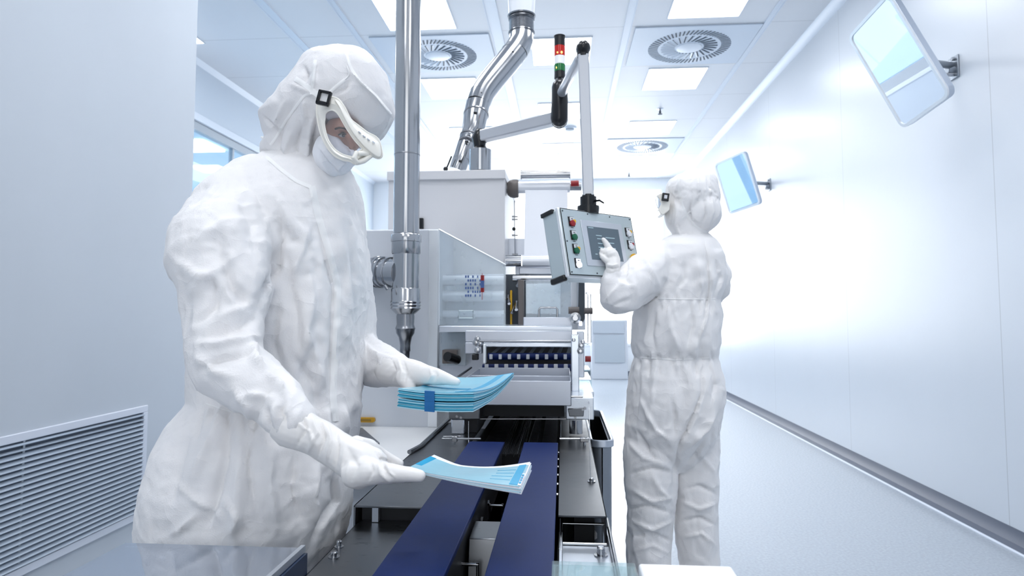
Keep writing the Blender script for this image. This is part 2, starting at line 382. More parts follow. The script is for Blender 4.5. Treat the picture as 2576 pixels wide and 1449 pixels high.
# ceiling rails
n = 1
for x0, x1 in ((-2.69, -2.60), (-2.045, -1.985), (-.69, -.575), (.60, .674), (1.913, 1.967)):
    mb = MB().box(x0, x1, Y0, YB, ZC-.006, ZC); mb.box(x0, x0+.006, Y0, YB, ZC-.014, ZC-.006).box(x1-.006, x1, Y0, YB, ZC-.014, ZC-.006)
    struct('trim_%d' % n, mb, M['rail']); n += 1
mb = MB(); mb.prism([(XR, Y0, ZC-.07), (XR, Y0, ZC), (XR-.07, Y0, ZC), (XR-.06, Y0, ZC-.025), (XR-.025, Y0, ZC-.06)], (0, YB-Y0, 0)); struct('trim_%d' % n, mb, M['rail']); n += 1
mb = MB(); mb.prism([(XL, YP, ZC-.05), (XL, YP, ZC), (XL+.05, YP, ZC)], (0, YB-YP, 0)); struct('trim_%d' % n, mb, M['rail'])
struct('baseboard_right', MB().prism([(XR, Y0, 0), (XR, Y0, .087), (XR-.006, Y0, .087), (XR-.010, Y0, .050), (XR-.030, Y0, .018), (XR-.070, Y0, 0.003), (XR-.072, Y0, 0)], (0, YB-Y0, 0)), M['skirt'])
struct('baseboard_right_bead', MB().tube([(XR-.081, Y0, .001), (XR-.081, YB, .001)], .009, 10), M['skirt_line'])
struct('baseboard_back', MB().box(XL, XR, YB-.012, YB, 0, .09), M['skirt'])
struct('baseboard_left', MB().box(XL, XL+.012, YP, YB, 0, .08), M['skirt'])

struct('wall_rear', MB().box(XP, -1.0, Y0-.1, Y0, 0, ZC).box(1.1, XR, Y0-.1, Y0, 0, ZC), M['lwall'])  # unseen wall halves added to put bands into the metal reflections
# ceiling lights
def ceil_light(xc, y0, ly, label, wx=.64, lm='lamp'):
    t = thing('ceiling_light', label, 'ceiling light', (xc, y0+ly/2, ZC), 'square ceiling light panels')
    a, b, c, d = xc-wx/2, xc+wx/2, y0, y0+ly; e = .012
    f = MB().box(a-e, b+e, c-e, c, ZC-.010, ZC-.0005).box(a-e, b+e, d, d+e, ZC-.010, ZC-.0005).box(a-e, a, c, d, ZC-.010, ZC-.0005).box(b, b+e, c, d, ZC-.010, ZC-.0005)
    obj('frame', f, M['lampframe'], t); obj('diffuser', MB().box(a, b, c, d, ZC-.006, ZC-.0008), M[lm], t)
rowr = ['ceiling light panel cut by the top edge, nearest of the right row',
        'ceiling light panel just beyond the right round air diffuser', 'ceiling light panel between the sprinkler and the far round air diffuser',
        'faint ceiling light panel beyond the far round air diffuser, last in the right row']
for k, y in enumerate((5.35, 7.32, 9.36, 11.42)): ceil_light(1.31, y, .69, rowr[k])
rowl = ['large ceiling light panel at the top edge beside the tall steel pipe', 'ceiling light panel beyond the left round air diffuser, right of the tall steel pipe',
        'far ceiling light panel behind the slanting exhaust duct', 'farthest ceiling light panel of the left row, low behind the machine']
for k, y in enumerate((5.40, 7.44, 9.48, 11.5)): ceil_light(-1.33, y, .70, rowl[k])
rowc = ['ceiling light panel behind the signal tower', 'second ceiling light panel of the middle row, behind the swivel arm', 'farthest ceiling light panel of the middle row']
for k, y in enumerate((6.41, 8.45, 10.5)): ceil_light(0.0, y, .69, rowc[k], .60)
ceil_light(-3.74, 5.2, 1.05, 'ceiling light panel cut by the grey partition at the top left', .24)
for k, (x, y) in enumerate(((1.31, 1.3), (-1.33, 1.3), (0, 2.4), (1.31, -1.3), (-1.33, -1.3), (0.0, 0.1), (1.31, 3.3), (-1.33, 3.3))):
    ceil_light(x, y, .69, 'ceiling light panel out of frame overhead, %s' % ['right row over the belts', 'left row over the near worker', 'middle row above the far worker', 'right row behind the camera', 'left row behind the camera', 'middle row over the camera', 'right row just before the frame', 'left row just before the frame'][k], lm='lamp_near')

def air_diffuser(xc, yc, label):
    t = thing('air_diffuser', label, 'air vent', (xc, yc, ZC), 'round swirl air diffusers')
    obj('face_plate', MB().box(xc-.60, xc+.60, yc-.50, yc+.47, ZC-.014, ZC-.001), M['diff_plate'], t, .003)
    z = ZC-.0145
    s = MB(); b = MB(); inn = MB()
    for k in range(60):
        a = 2*PI*k/60; R = Matrix.Rotation(a, 3, 'Z') @ Matrix.Rotation(math.radians(18), 3, 'Z')
        s.obox((xc+.365*math.cos(a), yc+.365*math.sin(a), z), R, .10, .013, .003)
    for k in range(26):
        a = 2*PI*k/26; R = Matrix.Rotation(a+math.radians(18), 3, 'Z')
        inn.obox((xc+.215*math.cos(a), yc+.215*math.sin(a), z), R, .14, .011, .003)
        R2 = Matrix.Rotation(a+math.radians(18), 3, 'Z') @ Matrix.Rotation(math.radians(38), 3, 'X')
        b.obox((xc+.215*math.cos(a+.07), yc+.215*math.sin(a+.07), z-.004), R2, .14, .014, .002)
    for k in range(60):
        a = 2*PI*(k+.5)/60; R = Matrix.Rotation(a+math.radians(18), 3, 'Z') @ Matrix.Rotation(math.radians(35), 3, 'X')
        b.obox((xc+.365*math.cos(a), yc+.365*math.sin(a), z-.003), R, .10, .006, .002)
    obj('outer_slots', s, M['slot'], t); obj('inner_slots', inn, M['slot'], t); obj('blades', b, M['blade'], t)
    obj('hub', MB().lathe((xc, yc, ZC-.030), [(0, 0), (.001, .10), (.008, .125), (.016, .13)]), M['blade'], t)
air_diffuser(-1.31, 6.74, 'round swirl air diffuser half hidden behind the tall steel pipe')
air_diffuser(1.31, 6.72, 'round swirl air diffuser between two light panels, right of the swivel arm')
air_diffuser(1.32, 10.78, 'small faint round swirl air diffuser far down the room')

def sprinkler(x, y, label):
    t = thing('sprinkler', label, 'sprinkler', (x, y, ZC))
    obj('rosette', MB().lathe((x, y, ZC-.012), [(0, .02), (.006, .045), (.012, .05)]), M['mirframe'], t)
    obj('head', MB().cyl((x, y, ZC-.07), (x, y, ZC-.01), .010).lathe((x, y, ZC-.074), [(0, .03), (.004, .03)]).cyl((x-.012, y, ZC-.07), (x-.012, y, ZC-.03), .003).cyl((x+.012, y, ZC-.07), (x+.012, y, ZC-.03), .003), M['slot'], t)
sprinkler(1.32, 8.8, 'small dark ceiling sprinkler between two light panels on the right')
sprinkler(1.31, 12.85, 'tiny faint ceiling sprinkler at the far end')
def detector(x, y, r, label):
    t = thing('smoke_detector', label, 'smoke detector', (x, y, ZC))
    obj('mount', MB().lathe((x, y, ZC-.02), [(0, r*.9), (.01, r), (.02, r)]), M['blade'], t)
    obj('sensor', MB().lathe((x, y, ZC-.055), [(0, r*.35), (.01, r*.6), (.034, r*.65)]), M['greydoor'], t)
detector(.12, 9.6, .10, 'white round smoke detector on the ceiling, left of the vertical arm tube')
detector(-.06, 11.0, .06, 'small grey smoke detector on the far ceiling, above the film rollers')

# return air grille in the near-left wall
def grille():
    ya, yb = 1.75, WX(367, 1018, XP).y; z1 = WX(368, 1018, XP).z; z0 = WX(361, 1297, XP).z
    t = thing('return_air_grille', 'louvred grey return air grille low in the near left wall', 'air vent', (XP, (ya+yb)/2, z0))
    w_ = .035
    f = MB().box(XP, XP+.014, ya, yb, z1-w_, z1).box(XP, XP+.014, ya, yb, z0, z0+w_).box(XP, XP+.014, yb-w_, yb, z0+w_, z1-w_).box(XP, XP+.014, ya, ya+w_, z0+w_, z1-w_)
    obj('frame', f, M['skirt_line'], t, .003)
    obj('backing', MB().box(XP+.0005, XP+.002, ya+w_, yb-w_, z0+w_, z1-w_), M['slot'], t)
    l = MB(); N = 22; hz = (z1-z0-2*w_)/N
    for k in range(N):
        zc = z0+w_+hz*(k+.5)
        l.obox((XP+.011, (ya+yb)/2, zc), Matrix.Rotation(math.radians(32 if k < N-2 else 12), 3, 'Y'), .021, yb-ya-2*w_, .0035)
    obj('louvres', l, M['mirframe_grey'], t)
    obj('stiffener', MB().box(XP+.003, XP+.006, 2.55, 2.56, z0+w_, z1-w_), M['greydoor'], t)
M['mirframe_grey'] = mat('louvre_grey', (.42, .49, .58), .4)
grille()

# wall mirrors on brackets
def mirror(cpx, Y, corners_px, br, label, depths):
    P = [W(x, y, d) for (x, y), d in zip(corners_px, depths)]
    c = sum(P, Vector())/4
    u = ((P[1]-P[0])+(P[2]-P[3])).normalized(); v = ((P[3]-P[0])+(P[2]-P[1])); v = (v-u*v.dot(u)).normalized(); nn = u.cross(v)
    if nn.y > 0: nn = -nn
    wu = ((P[1]-P[0]).length+(P[2]-P[3]).length)/2; wv = ((P[3]-P[0]).length+(P[2]-P[1]).length)/2
    t = thing('wall_mirror', label, 'mirror', br, 'tilted wall mirrors')
    def rr(hw, hh, r):
        out = []
        for sx, sy, a0 in ((1, 1, 0), (-1, 1, 90), (-1, -1, 180), (1, -1, 270)):
            for k in range(7):
                a = math.radians(a0+k*15); out.append((sx*(hw-r)+r*math.cos(a), sy*(hh-r)+r*math.sin(a)))
        return out
    R = lambda p, o: c+u*p[0]+v*p[1]+nn*o
    o1 = rr(wu/2, wv/2, .05); i1 = rr(wu/2-.018, wv/2-.018, .035)
    m = MB(); m.hexa([R(p, -.035) for p in o1], [R(p, .0) for p in o1]); obj('backing', m, M['mirframe'], t, .002)
    m = MB(); N = len(o1); vs = [R(p, .012) for p in o1]+[R(p, .012) for p in i1]+[R(p, 0) for p in o1]+[R(p, 0.0) for p in i1]
    fs = []
    for i in range(N):
        j = (i+1) % N; fs += [(i, j, N+j, N+i), (2*N+i, 2*N+j, j, i), (N+i, N+j, 3*N+j, 3*N+i), (2*N+i, 3*N+i, 3*N+j, 2*N+j)]
    m.add(vs, fs); obj('rim', m, M['hmi_edge'], t)
    m = MB(); m.hexa([R(p, .001) for p in i1], [R(p, .006) for p in i1]); obj('mirror_glass', m, M['mirror'], t, smooth=False)
    bk = c-nn*.035
    arm = MB().cyl(bk, bk-nn*.05, .03); arm.cyl(bk-nn*.03, Vector(br)+Vector((-.02, 0, 0)), .022)
    obj('bracket_arm', arm, M['bin'], t)
    b = Vector(br); f = MB().box(b.x-.012, b.x, b.y-.05, b.y+.05, b.z-.085, b.z+.055); f.cyl(b+Vector((-.05, 0, -.03)), b+Vector((0, 0, -.03)), .028)
    obj('wall_bracket', f, M['bin'], t, .004)
    obj('bolt', MB().cyl(b+Vector((-.03, -.02, .035)), b+Vector((-.01, -.02, .035)), .012), M['steel'], t)
    obj('bolt', MB().cyl(b+Vector((-.06, -.01, -.06)), b+Vector((-.01, -.01, -.06)), .012), M['steel'], t)
b1 = WX(2402, 165, XR); b2 = WX(1936, 462, XR)
mirror((2265, 160), 3.9, [(2155, 86), (2262, -50), (2368, 262), (2252, 326)], b1, 'large rectangular tilted wall mirror near the top right corner of the photo', (4.06, 3.62, 3.72, 4.16))
mirror((1855, 460), 7.5, [(1801, 413), (1876, 378), (1912, 514), (1834, 540)], b2, 'farther tilted wall mirror, just right of the standing worker', (7.75, 7.3, 7.35, 7.8))

# far cabinet at the back wall
t = thing('equipment_cabinet', 'low pale cabinet with grey doors standing at the far wall', 'cabinet', (.9, 13.0, 0))
a = W(1488, 805, 12.6); b = W(1572, 943, 12.6)
obj('body', MB().box(a.x, b.x+.06, 12.6, 13.3, 0, a.z), M['mwhite'], t, .01)
obj('door', MB().box(a.x+.06, b.x, 12.575, 12.598, 1.05-.75+.02, W(1500, 842, 12.6).z), M['greydoor'], t)
obj('upper_panel', MB().box(a.x+.03, b.x, 12.575, 12.598, W(1500, 838, 12.6).z, a.z-.03), M['pillar'], t)

# ------------------------------------------------------------------ conveyor table
ct = thing('conveyor_table', 'low steel conveyor table with two navy belts running towards the camera', 'conveyor', (-.15, 1.4, 0))
TX0, TX1 = -.392, .078
TB = MB().box(TX0+.012, TX1-.03, .35, 1.0, 0, .76).box(TX0+.012, TX1-.03, 1.0, 2.58, 0, .80)
obj('base_cabinet', TB, M['slate'], ct, .004)
obj('channel_floor', MB().box(-.30, .0, .36, 1.86, .762, .80).box(TX0+.003, -.264, 1.27, 1.9, .80, .8805).box(.02, TX1-.02, 1.27, 2.4, .80, .8805).box(-.012, TX1-.004, 1.17, 1.27, .80, .812), M['void'], ct)  # channel floor plus black blocks filling the shaded gaps under the plates
# belts
for xa, xb in ((-.256, -.160), (-.106, -.014)):
    m = MB(); prof = [(.42, .900), (1.80, .900), (1.815, .898), (1.822, .894), (1.815, .891), (1.80, .890), (.42, .890)]
    m.prism([(xa, y, z) for y, z in prof], (xb-xa, 0, 0)); o = obj('belt', m, M['belt'], ct, .0015)
    obj('belt_bed', MB().box(xa+.004, xb-.004, .44, 1.79, .80, .8895), M['void'], ct)  # bed coloured near-black as the shade below the belt
# side plates (upper pair)
m = MB()
pl = [(-.398, 1.245), (-.262, 1.245), (-.262, 2.62), (-.30, 2.62), (-.398, 1.62-.02), (-.398, 1.6)]
PZ = .885
left_poly = [(TX0-.006, 1.245), (-.262, 1.245), (-.262, 2.2), (-.388, 2.2), (-.392, 1.72), (-.398, 1.66)]
m.prism([(x, y, PZ) for x, y in left_poly], (0, 0, -.004)); m.box(TX0-.006, TX0-.002, 1.245, 1.75, PZ-.06, PZ)
obj('side_plate', m, M['plate'], ct, .001)
obj('plate_rim', MB().tube([(TX0-.006, 1.70, PZ+.006), (-.385, 1.78, PZ+.006), (-.385, 2.5, PZ+.006)], .006, 8), M['steel_dk'], ct)
m = MB(); m.box(-.010, TX1, 1.215, 2.45, PZ-.004, PZ).box(TX1-.003, TX1, 1.215, 2.45, PZ-.05, PZ); obj('side_plate', m, M['plate_dk'], ct, .001)
# lower near plates
m = MB(); m.box(TX0, -.262, .40, 1.268, .848, .852).box(TX0, TX0+.003, .40, 1.268, .74, .852); obj('lower_plate', m, M['plate'], ct, .001)
obj('support_rail', MB().box(TX0+.028, TX0+.040, 1.252, 1.266, .853, .880), M['plate_lt'], ct)
m = MB(); m.box(-.008, .078, .5, 1.165, .845, .849).box(.078, .081, .5, 1.30, .80, .852).box(-.008, -.002, .5, 1.19, .849, .864); obj('lower_plate', m, M['plate_lt'], ct, .001)
obj('tray_rail', MB().cyl((-.004, 1.168, .851), (.074, 1.168, .851), .0028).cyl((-.004, 1.262, .856), (.078, 1.262, .856), .0028).cyl((.081, .6, .856), (.081, 1.262, .866), .0030).cyl((-.005, .8, .858), (-.005, 1.262, .862), .0035), M['steel'], ct)
d0 = WZ(1486, 1335, .835)
obj('disc_switch', MB().lathe((d0.x, d0.y, .822), [(0, .012), (.008, .012), (.012, .010)]), M['white_btn'], ct)
obj('front_guard_bar', MB().box(-.235, -.19+.06, .60, .605, .80, .801), M['steel_dk'], ct)
# cross blocks in the channel
m = MB(); m.hexa([(-.159, 1.10, .80), (-.107, 1.10, .80), (-.107, 1.20, .80), (-.159, 1.20, .80)], [(-.159, 1.12, .872), (-.107, 1.12, .872), (-.107, 1.20, .876), (-.159, 1.20, .876)])
obj('cross_block', m, M['plate'], ct, .0015)
obj('channel_plate', MB().box(-.150, -.112, .80, 1.13, .802, .806), M['plate'], ct)
def bar_handle(px, py, z, w_, par):
    p = WZ(px, py, z); m = MB().cyl((p.x-w_/2, p.y, z), (p.x+w_/2, p.y, z), w_*.09)
    for s in (-1, 1): m.cyl((p.x+s*w_*.46, p.y, z-.03), (p.x+s*w_*.46, p.y, z+w_*.12), w_*.08)
    obj('bar_handle', m, M['steel'], par)
bar_handle(1248, 1272, .84, .030, ct); bar_handle(1180, 1420, .845, .030, ct)
obj('latch_block', MB().box(-.150, -.112, .74, .80, .83, .848), M['plate_lt'], ct, .003)
def bolt(px, py, z, r, par, h=1.0):
    p = WZ(px, py, z)
    obj('bolt', MB().lathe((p.x, p.y, z), [(0, r*1.9), (r*.35, r*1.9), (r*.36, r*1.1), (r*1.6*h, r*1.1), (r*1.9*h, r*.8), (r*1.91*h, 0)], n=20), M['steel'], par)
bolt(840, 1402, .852, .0050, ct); bolt(853, 1376, .852, .0042, ct, 1.4); bolt(1488, 1212, PZ, .0045, ct); bolt(1512, 1398, .849, .0060, ct, 1.3); bolt(1032, 1212, PZ, .004, ct)
for px, py in ((1215, 1228), (1204, 1268), (1190, 1150)):
    p = WZ(px, py, .88); obj('chain_screw', MB().lathe((-.1595, p.y, .85), [(0, .006), (.004, .006), (.005, .003)], axis=(1, 0, 0), n=6), M['steel'], ct)
for k in range(6):
    y = 1.35+k*.08; obj('belt_screw', MB().lathe((-.0138, y, .885), [(0, .003), (.003, .003)], axis=(1, 0, 0), n=8), M['steel'], ct)
# wire guide rods and posts under the machine
ra = W(1112, 1104, 1.84); rb = W(1210, 1104, 1.84); obj('guide_rod', MB().cyl(ra, rb, .0028).cyl(ra+Vector((.0, .02, .002)), rb+Vector((-.06, .02, .002)), .0022), M['steel'], ct)
ra = W(1408, 1104, 1.84); rb = W(1485, 1104, 1.84); obj('guide_rod', MB().cyl(ra, rb, .0028), M['steel'], ct)
p = W(1144, 1104, 1.84); obj('rod_clamp', MB().box(p.x-.008, p.x+.008, p.y-.008, p.y+.008, p.z-.008, p.z+.008).cyl(p+Vector((0, 0, -.02)), p, .003), M['steel'], ct, .002)
p = W(1470, 1106, 1.84); obj('rod_clamp', MB().box(p.x-.012, p.x+.012, p.y-.008, p.y+.008, p.z-.006, p.z+.006).cyl(p+Vector((0, 0, -.02)), p, .004), M['steel'], ct, .002)
p = WZ(1486, 1205, PZ+.01); q = W(1481, 1000, 2.0); obj('guide_wire', MB().cyl(p, q, .0012), M['steel'], ct)
# tinted acrylic wing on the near left, hinged to the table
z = .89; A = WZ(315, 1365, z); B = WZ(758, 1384, z); xw0 = A.x; xw1 = TX0-.008; yw = A.y
obj('acrylic_wing', MB().box(xw0, xw1-.006, .42, yw, z-.006, z), M['acryl_dk'], ct, .001, label='tinted clear acrylic side wing')
m = MB().prism([(xw1-.007, .42, z-.006), (xw1+.004, .42, z-.006), (xw1+.004, .42, z+.004), (xw1-.003, .42, z+.004)], (0, yw-.42, 0)); obj('wing_edge_bar', m, M['plate_lt'], ct)
obj('wing_hinge_panel', MB().box(xw1+.000, xw1+.008, .42, yw-.002, .74, z-.007), M['navy'], ct)

# ------------------------------------------------------------------ packaging machine
pm = thing('packaging_machine', 'large white and stainless pouch making machine behind the conveyor table', 'machine', (-.4, 2.8, 0))
def pbox(name, x0, x1, y0, y1, d0, d1, m, par=pm, bevel=.003, label=None):
    """box whose front face is measured at distance d0 in the photo"""
    a = W(x0, (y0+y1)/2, d0); b = W(x1, (y0+y1)/2, d0); zt = W((x0+x1)/2, y0, d0).z; zb = W((x0+x1)/2, y1, d0).z
    return obj(name, MB().box(a.x, b.x, d0, d1, zb, zt), m, par, bevel, label=label)
# left cabinet
c0 = W(1104, 700, 2.6); ztop = W(1000, 577, 2.6).z
obj('side_cabinet', MB().box(-1.1, c0.x, 2.6, 3.4, 0, ztop), M['mwhite'], pm, .006)
obj('cabinet_corner_strip', MB().box(W(1079, 700, 2.6).x, W(1103, 700, 2.6).x, 2.594, 2.601, .8, ztop-.004), M['hmi_edge'], pm, .002)
obj('worktop', MB().prism([(-.98, 1.86, .80), (-.410, 1.86, .80), (-.402, 1.95, .80), (-.402, 2.598, .80), (-.98, 2.598, .80)], (0, 0, -.03)), M['worktop'], pm, .004)
obj('worktop_cabinet', MB().box(-.97, -.405, 1.92, 2.598, 0, .77), M['mwhite'], pm)
m = MB(); a = WZ(870, 1084, .803); b = WZ(912, 1084, .803); c = WZ(955, 1122, .803); d = WZ(860, 1122, .803); m.prism([a, b, c, d], (0, 0, .012)); obj('worktop_inset', m, M['plate'], pm, .002)
lb = W(945, 1050, 2.594)
m = MB(); aL = W(840, 1056, 2.59); hh = .010
pts = [(aL.x, lb.z-.019), (lb.x-.01, lb.z-.019)]+[(lb.x-.0105+.0095*math.cos(math.radians(a)), lb.z-.0095+.0095*math.sin(math.radians(a))) for a in range(-80, 90, 20)]+[(lb.x-.01, lb.z), (aL.x, lb.z)]
m.prism([(x, 2.585, z_) for x, z_ in pts], (0, .014, 0)); lab = obj('label_plate', m, M['ochre'], pm, label='ochre yellow rounded label strip')
obj('label_print', MB().box(aL.x+.03, lb.x-.016, 2.5835, 2.585, lb.z-.014, lb.z-.0055), M['ochre_dk'], lab)
# tall warm white housing
a = W(977, 436, 2.95); b = W(1270, 436, 2.95)
obj('upper_housing', MB().box(a.x, b.x, 2.95, 3.6, 1.2, a.z), M['mwarm'], pm, .005)
a2 = W(977, 447, 2.945)
obj('housing_cap', MB().box(a.x-.003, b.x+.003, 2.935, 3.6, W(1100, 452, 2.94).z, a.z+.006), M['mwarm'], pm, .003)
pbox('housing_vent', 1053, 1064, 548, 575, 2.93, 2.96, M['black'])
# inner works behind the clear guard
pbox('inner_block', 1108, 1268, 690, 818, 2.76, 2.94, M['alu'])
pbox('inner_plate', 1112, 1200, 700, 760, 2.72, 2.75, M['plate_lt'])
m = MB()
for y_, r_ in ((705, .02), (745, .022), (790, .016)): m.cyl(W(1106, y_, 2.70), W(1268, y_, 2.70), r_)
obj('inner_rollers', m, M['film'], pm)
obj('rear_base', MB().box(-.38, .04, 2.62, 3.4, 0, .93), M['mwhite'], pm)
pbox('rear_panel', 1296, 1472, 668, 830, 3.02, 3.10, M['alu'])
# clear guard
g = [W(1104, 577, 2.57), W(1272, 666, 2.57), W(1272, 818, 2.57), W(1104, 818, 2.57)]
obj('clear_guard', MB().prism(g, (0, .008, 0)), M['acryl'], pm, .001, label='clear acrylic guard with sloping top')
obj('guard_edge', MB().tube([W(1104, 577, 2.568), W(1272, 666, 2.568)], .0035, 8).tube([W(1104, 577, 2.568), W(1104, 818, 2.568)], .003, 8), M['hmi_edge'], pm)
m = MB()
for i in range(7):
    for j in range(6):
        if (i*3+j*5) % 7 < 5-(i > 4):
            p = W(1172+i*6.0, 696+j*9.5, 2.566); m.box(p.x-.003, p.x+.003-.0006*i*.5, 2.5655, 2.567, p.z-.0045, p.z+.0045)
obj('guard_print', m, M['sign_blue'], pm, label='small blue printed pattern on the guard')
m = MB(); p0 = W(1213, 690, 2.566); p1 = W(1213, 735, 2.566)
m.box(p0.x-.006, p0.x+.008, 2.5655, 2.5668, p1.z, p0.z-.004).box(p0.x-.001, p0.x+.001, 2.5655, 2.5668, p1.z-.03, p0.z+.004); obj('guard_sticker', m, M['red'], pm)
m = MB().box(p0.x-.006, p0.x+.008, 2.5645, 2.5655, W(1213, 724, 2.566).z, W(1213, 706, 2.566).z); obj('guard_sticker', m, M['sign_blue'], pm)
h = [W(1155, 782, 2.565), W(1190, 782, 2.565), W(1190, 800, 2.565), W(1155, 800, 2.565)]
obj('guard_handle', MB().tube([h[0], h[1], h[2], h[3], h[0]], .0035, 8), M['hmi'], pm)
# shelf and front beam
pbox('shelf', 1104, 1440, 820, 836, 2.45, 2.95, M['plate_lt'])
pbox('lower_side_panel', 1104, 1172, 836, 920, 2.5, 2.58, M['acryl'])
pbox('rear_body', 1104, 1440, 836, 960, 2.62, 3.4, M['alu'])
pbox('gear_block', 1112, 1150, 880, 915, 2.48, 2.56, M['brown'])
obj('knob', MB().cyl(W(1125, 897, 2.44), W(1150, 905, 2.50), .018), M['black'], pm)
pbox('front_beam', 1170, 1440, 832, 861, 2.32, 2.36, M['alu'])
pbox('beam_end_plate', 1170, 1212, 861, 890, 2.32, 2.36, M['alu'])
pbox('beam_slot', 1187, 1203, 891, 906, 2.315, 2.34, M['black'])
obj('beam_lip', MB().cyl(W(1206, 858, 2.30), W(1437, 858, 2.30), .0035), M['steel'], pm)
for (x, y) in ((1202, 853), (1198, 862), (1208, 864), (1202, 881)):
    obj('knob', MB().lathe(W(x, y, 2.32), [(0, .011), (.016, .011), (.018, .006)], axis=(0, -1, 0), n=16), M['steel'], pm)
# roller opening
pbox('opening_hood', 1215, 1438, 862, 873, 2.30, 2.38, M['plate_lt'])
pbox('opening_side', 1215, 1222, 866, 915, 2.29, 2.32, M['hmi_edge'])
pbox('opening_back', 1220, 1438, 870, 925, 2.54, 2.56, M['void'])
ru = (W(1228, 897, 2.45), W(1437, 897, 2.45)); rl = (W(1214, 925, 2.38), W(1437, 925, 2.38))
obj('belt_roller', MB().cyl(ru[0], ru[1], .013), M['belt'], pm); obj('belt_roller', MB().cyl(rl[0], rl[1], .013), M['belt'], pm)
for k in range(9):
    p = ru[0].lerp(ru[1], (k+.35)/9.0); obj('belt_clip', MB().box(p.x-.006, p.x+.006, p.y-.0155, p.y-.010, p.z-.009, p.z+.009), M['white_btn'], pm, .0015)
    p = rl[0].lerp(rl[1], (k+.45)/9.0); obj('belt_clip', MB().box(p.x-.007, p.x+.007, p.y-.0155, p.y-.010, p.z-.004, p.z+.014), M['white_btn'], pm, .0015)
for k in range(9):
    a = W(1236+k*24, 893, 2.44); b = W(1258+k*22, 874, 2.50); obj('guide_finger', MB().prism([a+Vector((-.007, 0, 0)), a+Vector((.007, 0, 0)), b+Vector((.006, 0, 0)), b+Vector((-.006, 0, 0))], (0, .003, .002)), M['slate'], pm)
# right upright with fittings
pbox('side_upright', 1437, 1457, 842, 985, 2.12, 2.17, M['plate_lt'])
pbox('side_upright', 1452, 1470, 834, 950, 2.30, 2.36, M['alu'])
for (x, y, r_) in ((1443, 855, .006), (1462, 868, .010), (1460, 882, .011), (1466, 860, .007)):
    obj('knob', MB().lathe(W(x, y, 2.12), [(0, r_), (.012, r_), (.014, r_*.5), (.02, r_*.4)], axis=(0, -1, 0), n=14), M['steel'], pm)
obj('red_knob', MB().lathe(W(1472, 903, 2.35), [(0, .011), (.02, .011)], axis=(1, 0, 0), n=14), M['red'], pm)
# receiving tray
TZ = W(1300, 958, 1.92).z; TB0 = W(1300, 1020, 1.92).z; tl = W(1160, 990, 1.92).x; trr = W(1437, 990, 1.92).x; th = .003
m = MB().box(tl, trr, 1.92, 1.92+th, TB0, TZ).box(tl, trr, 2.33, 2.33+th, TB0, TZ+.004).box(tl, tl+th, 1.92, 2.33, TB0, TZ).box(trr-th, trr, 1.92, 2.33, TB0, TZ).box(tl, trr, 1.92, 2.33, TB0, TB0+th).box(tl, trr, 2.12, 2.12+th, TB0, TZ-.004)
tray = obj('receiving_tray', m, M['alu'], pm, .0012, label='brushed steel box tray in front of the rollers')
obj('tray_rail', MB().cyl(W(1185, 925, 2.36), W(1150, 950, 2.1), .004), M['steel'], tray)
# near-black solid block for the tunnel shade beneath the tray
zt = TB0-.002; zb = W(1300, 1055, 2.0).z
obj('tunnel', MB().box(tl-.005, trr-.02, 2.06, 3.2, zb, zt), M['void'], pm)
obj('tunnel_lip', MB().cyl(W(1208, 1054, 2.0), W(1428, 1054, 2.0), .0022), M['steel'], pm)
obj('tunnel_frame', MB().box(tl-.005, trr-.02, 2.0, 2.06, zt-.006, zt), M['void'], pm)
pbox('side_bracket', 1128, 1207, 1021, 1055, 1.98, 2.2, M['plate'])
pbox('side_bracket', 1424, 1494, 1000, 1056, 1.96, 2.3, M['plate_lt'])
m = MB(); p = [W(x, y, 1.955) for x, y in ((1428, 1028), (1470, 1026), (1468, 1048), (1432, 1048))]; m.prism(p, (0, .006, 0)); obj('bracket_plate', m, M['plate'], pm, .002)
for (x, y) in ((1160, 1050), (1150, 1047), (1466, 1030), (1472, 1027), (1447, 1050)):
    obj('bolt', MB().lathe(W(x, y, 1.955), [(0, .004), (.006, .004)], axis=(0, -1, 0), n=6), M['steel'], pm)
obj('bracket_rod', MB().cyl(W(1437, 998, 1.95), W(1466, 998, 1.95), .003), M['steel'], pm)
# support posts, and a near-black box as the shade under the machine
obj('support_post', MB().box(W(1135, 1070, 1.99).x, W(1168, 1070, 1.99).x, 1.99, 2.03, PZ, zb), M['plate_lt'], pm, .003)
obj('support_post', MB().lathe(((W(1449, 1070, 1.99).x), 2.01, PZ+.004), [(0, .020), (zb-PZ-.004, .020)]), M['steel'], pm)
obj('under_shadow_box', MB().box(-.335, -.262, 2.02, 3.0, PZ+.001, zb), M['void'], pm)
m = MB()
for xa, xb in ((1205, 1262), (1325, 1345), (1350, 1358), (1360, 1398)):
    m.add([WZ(xa, 1103, .872), WZ(xb, 1103, .872), WZ(xb-(xb-1415)*.16, 1055, .872), WZ(xa-(xa-1415)*.16, 1055, .872)], [(0, 1, 2, 3)])
m2 = MB()
for xa, xb in ((-.232, -.172), (-.100, -.078), (-.062, -.020)): m2.box(xa, xb, 1.83, 2.58, .8625, .870)
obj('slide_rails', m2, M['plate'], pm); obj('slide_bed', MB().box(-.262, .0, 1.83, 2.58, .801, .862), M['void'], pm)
m = MB()
for k in range(16):
    x = -.165+.0042*k; z_ = .868+random.random()*.008; m.cyl((x, 1.76+random.random()*.06, z_), (x+random.uniform(-.01, .01), 2.5, z_+.01), .0011, 6)
obj('tension_wires', m, M['steel_dk'], pm)
obj('partition_rod', MB().cyl(W(1179, 1060, 1.95), W(1179, 1125, 1.85), .0014).cyl(W(1410, 1060, 1.95), W(1410, 1100, 1.85), .0016), M['steel'], pm)
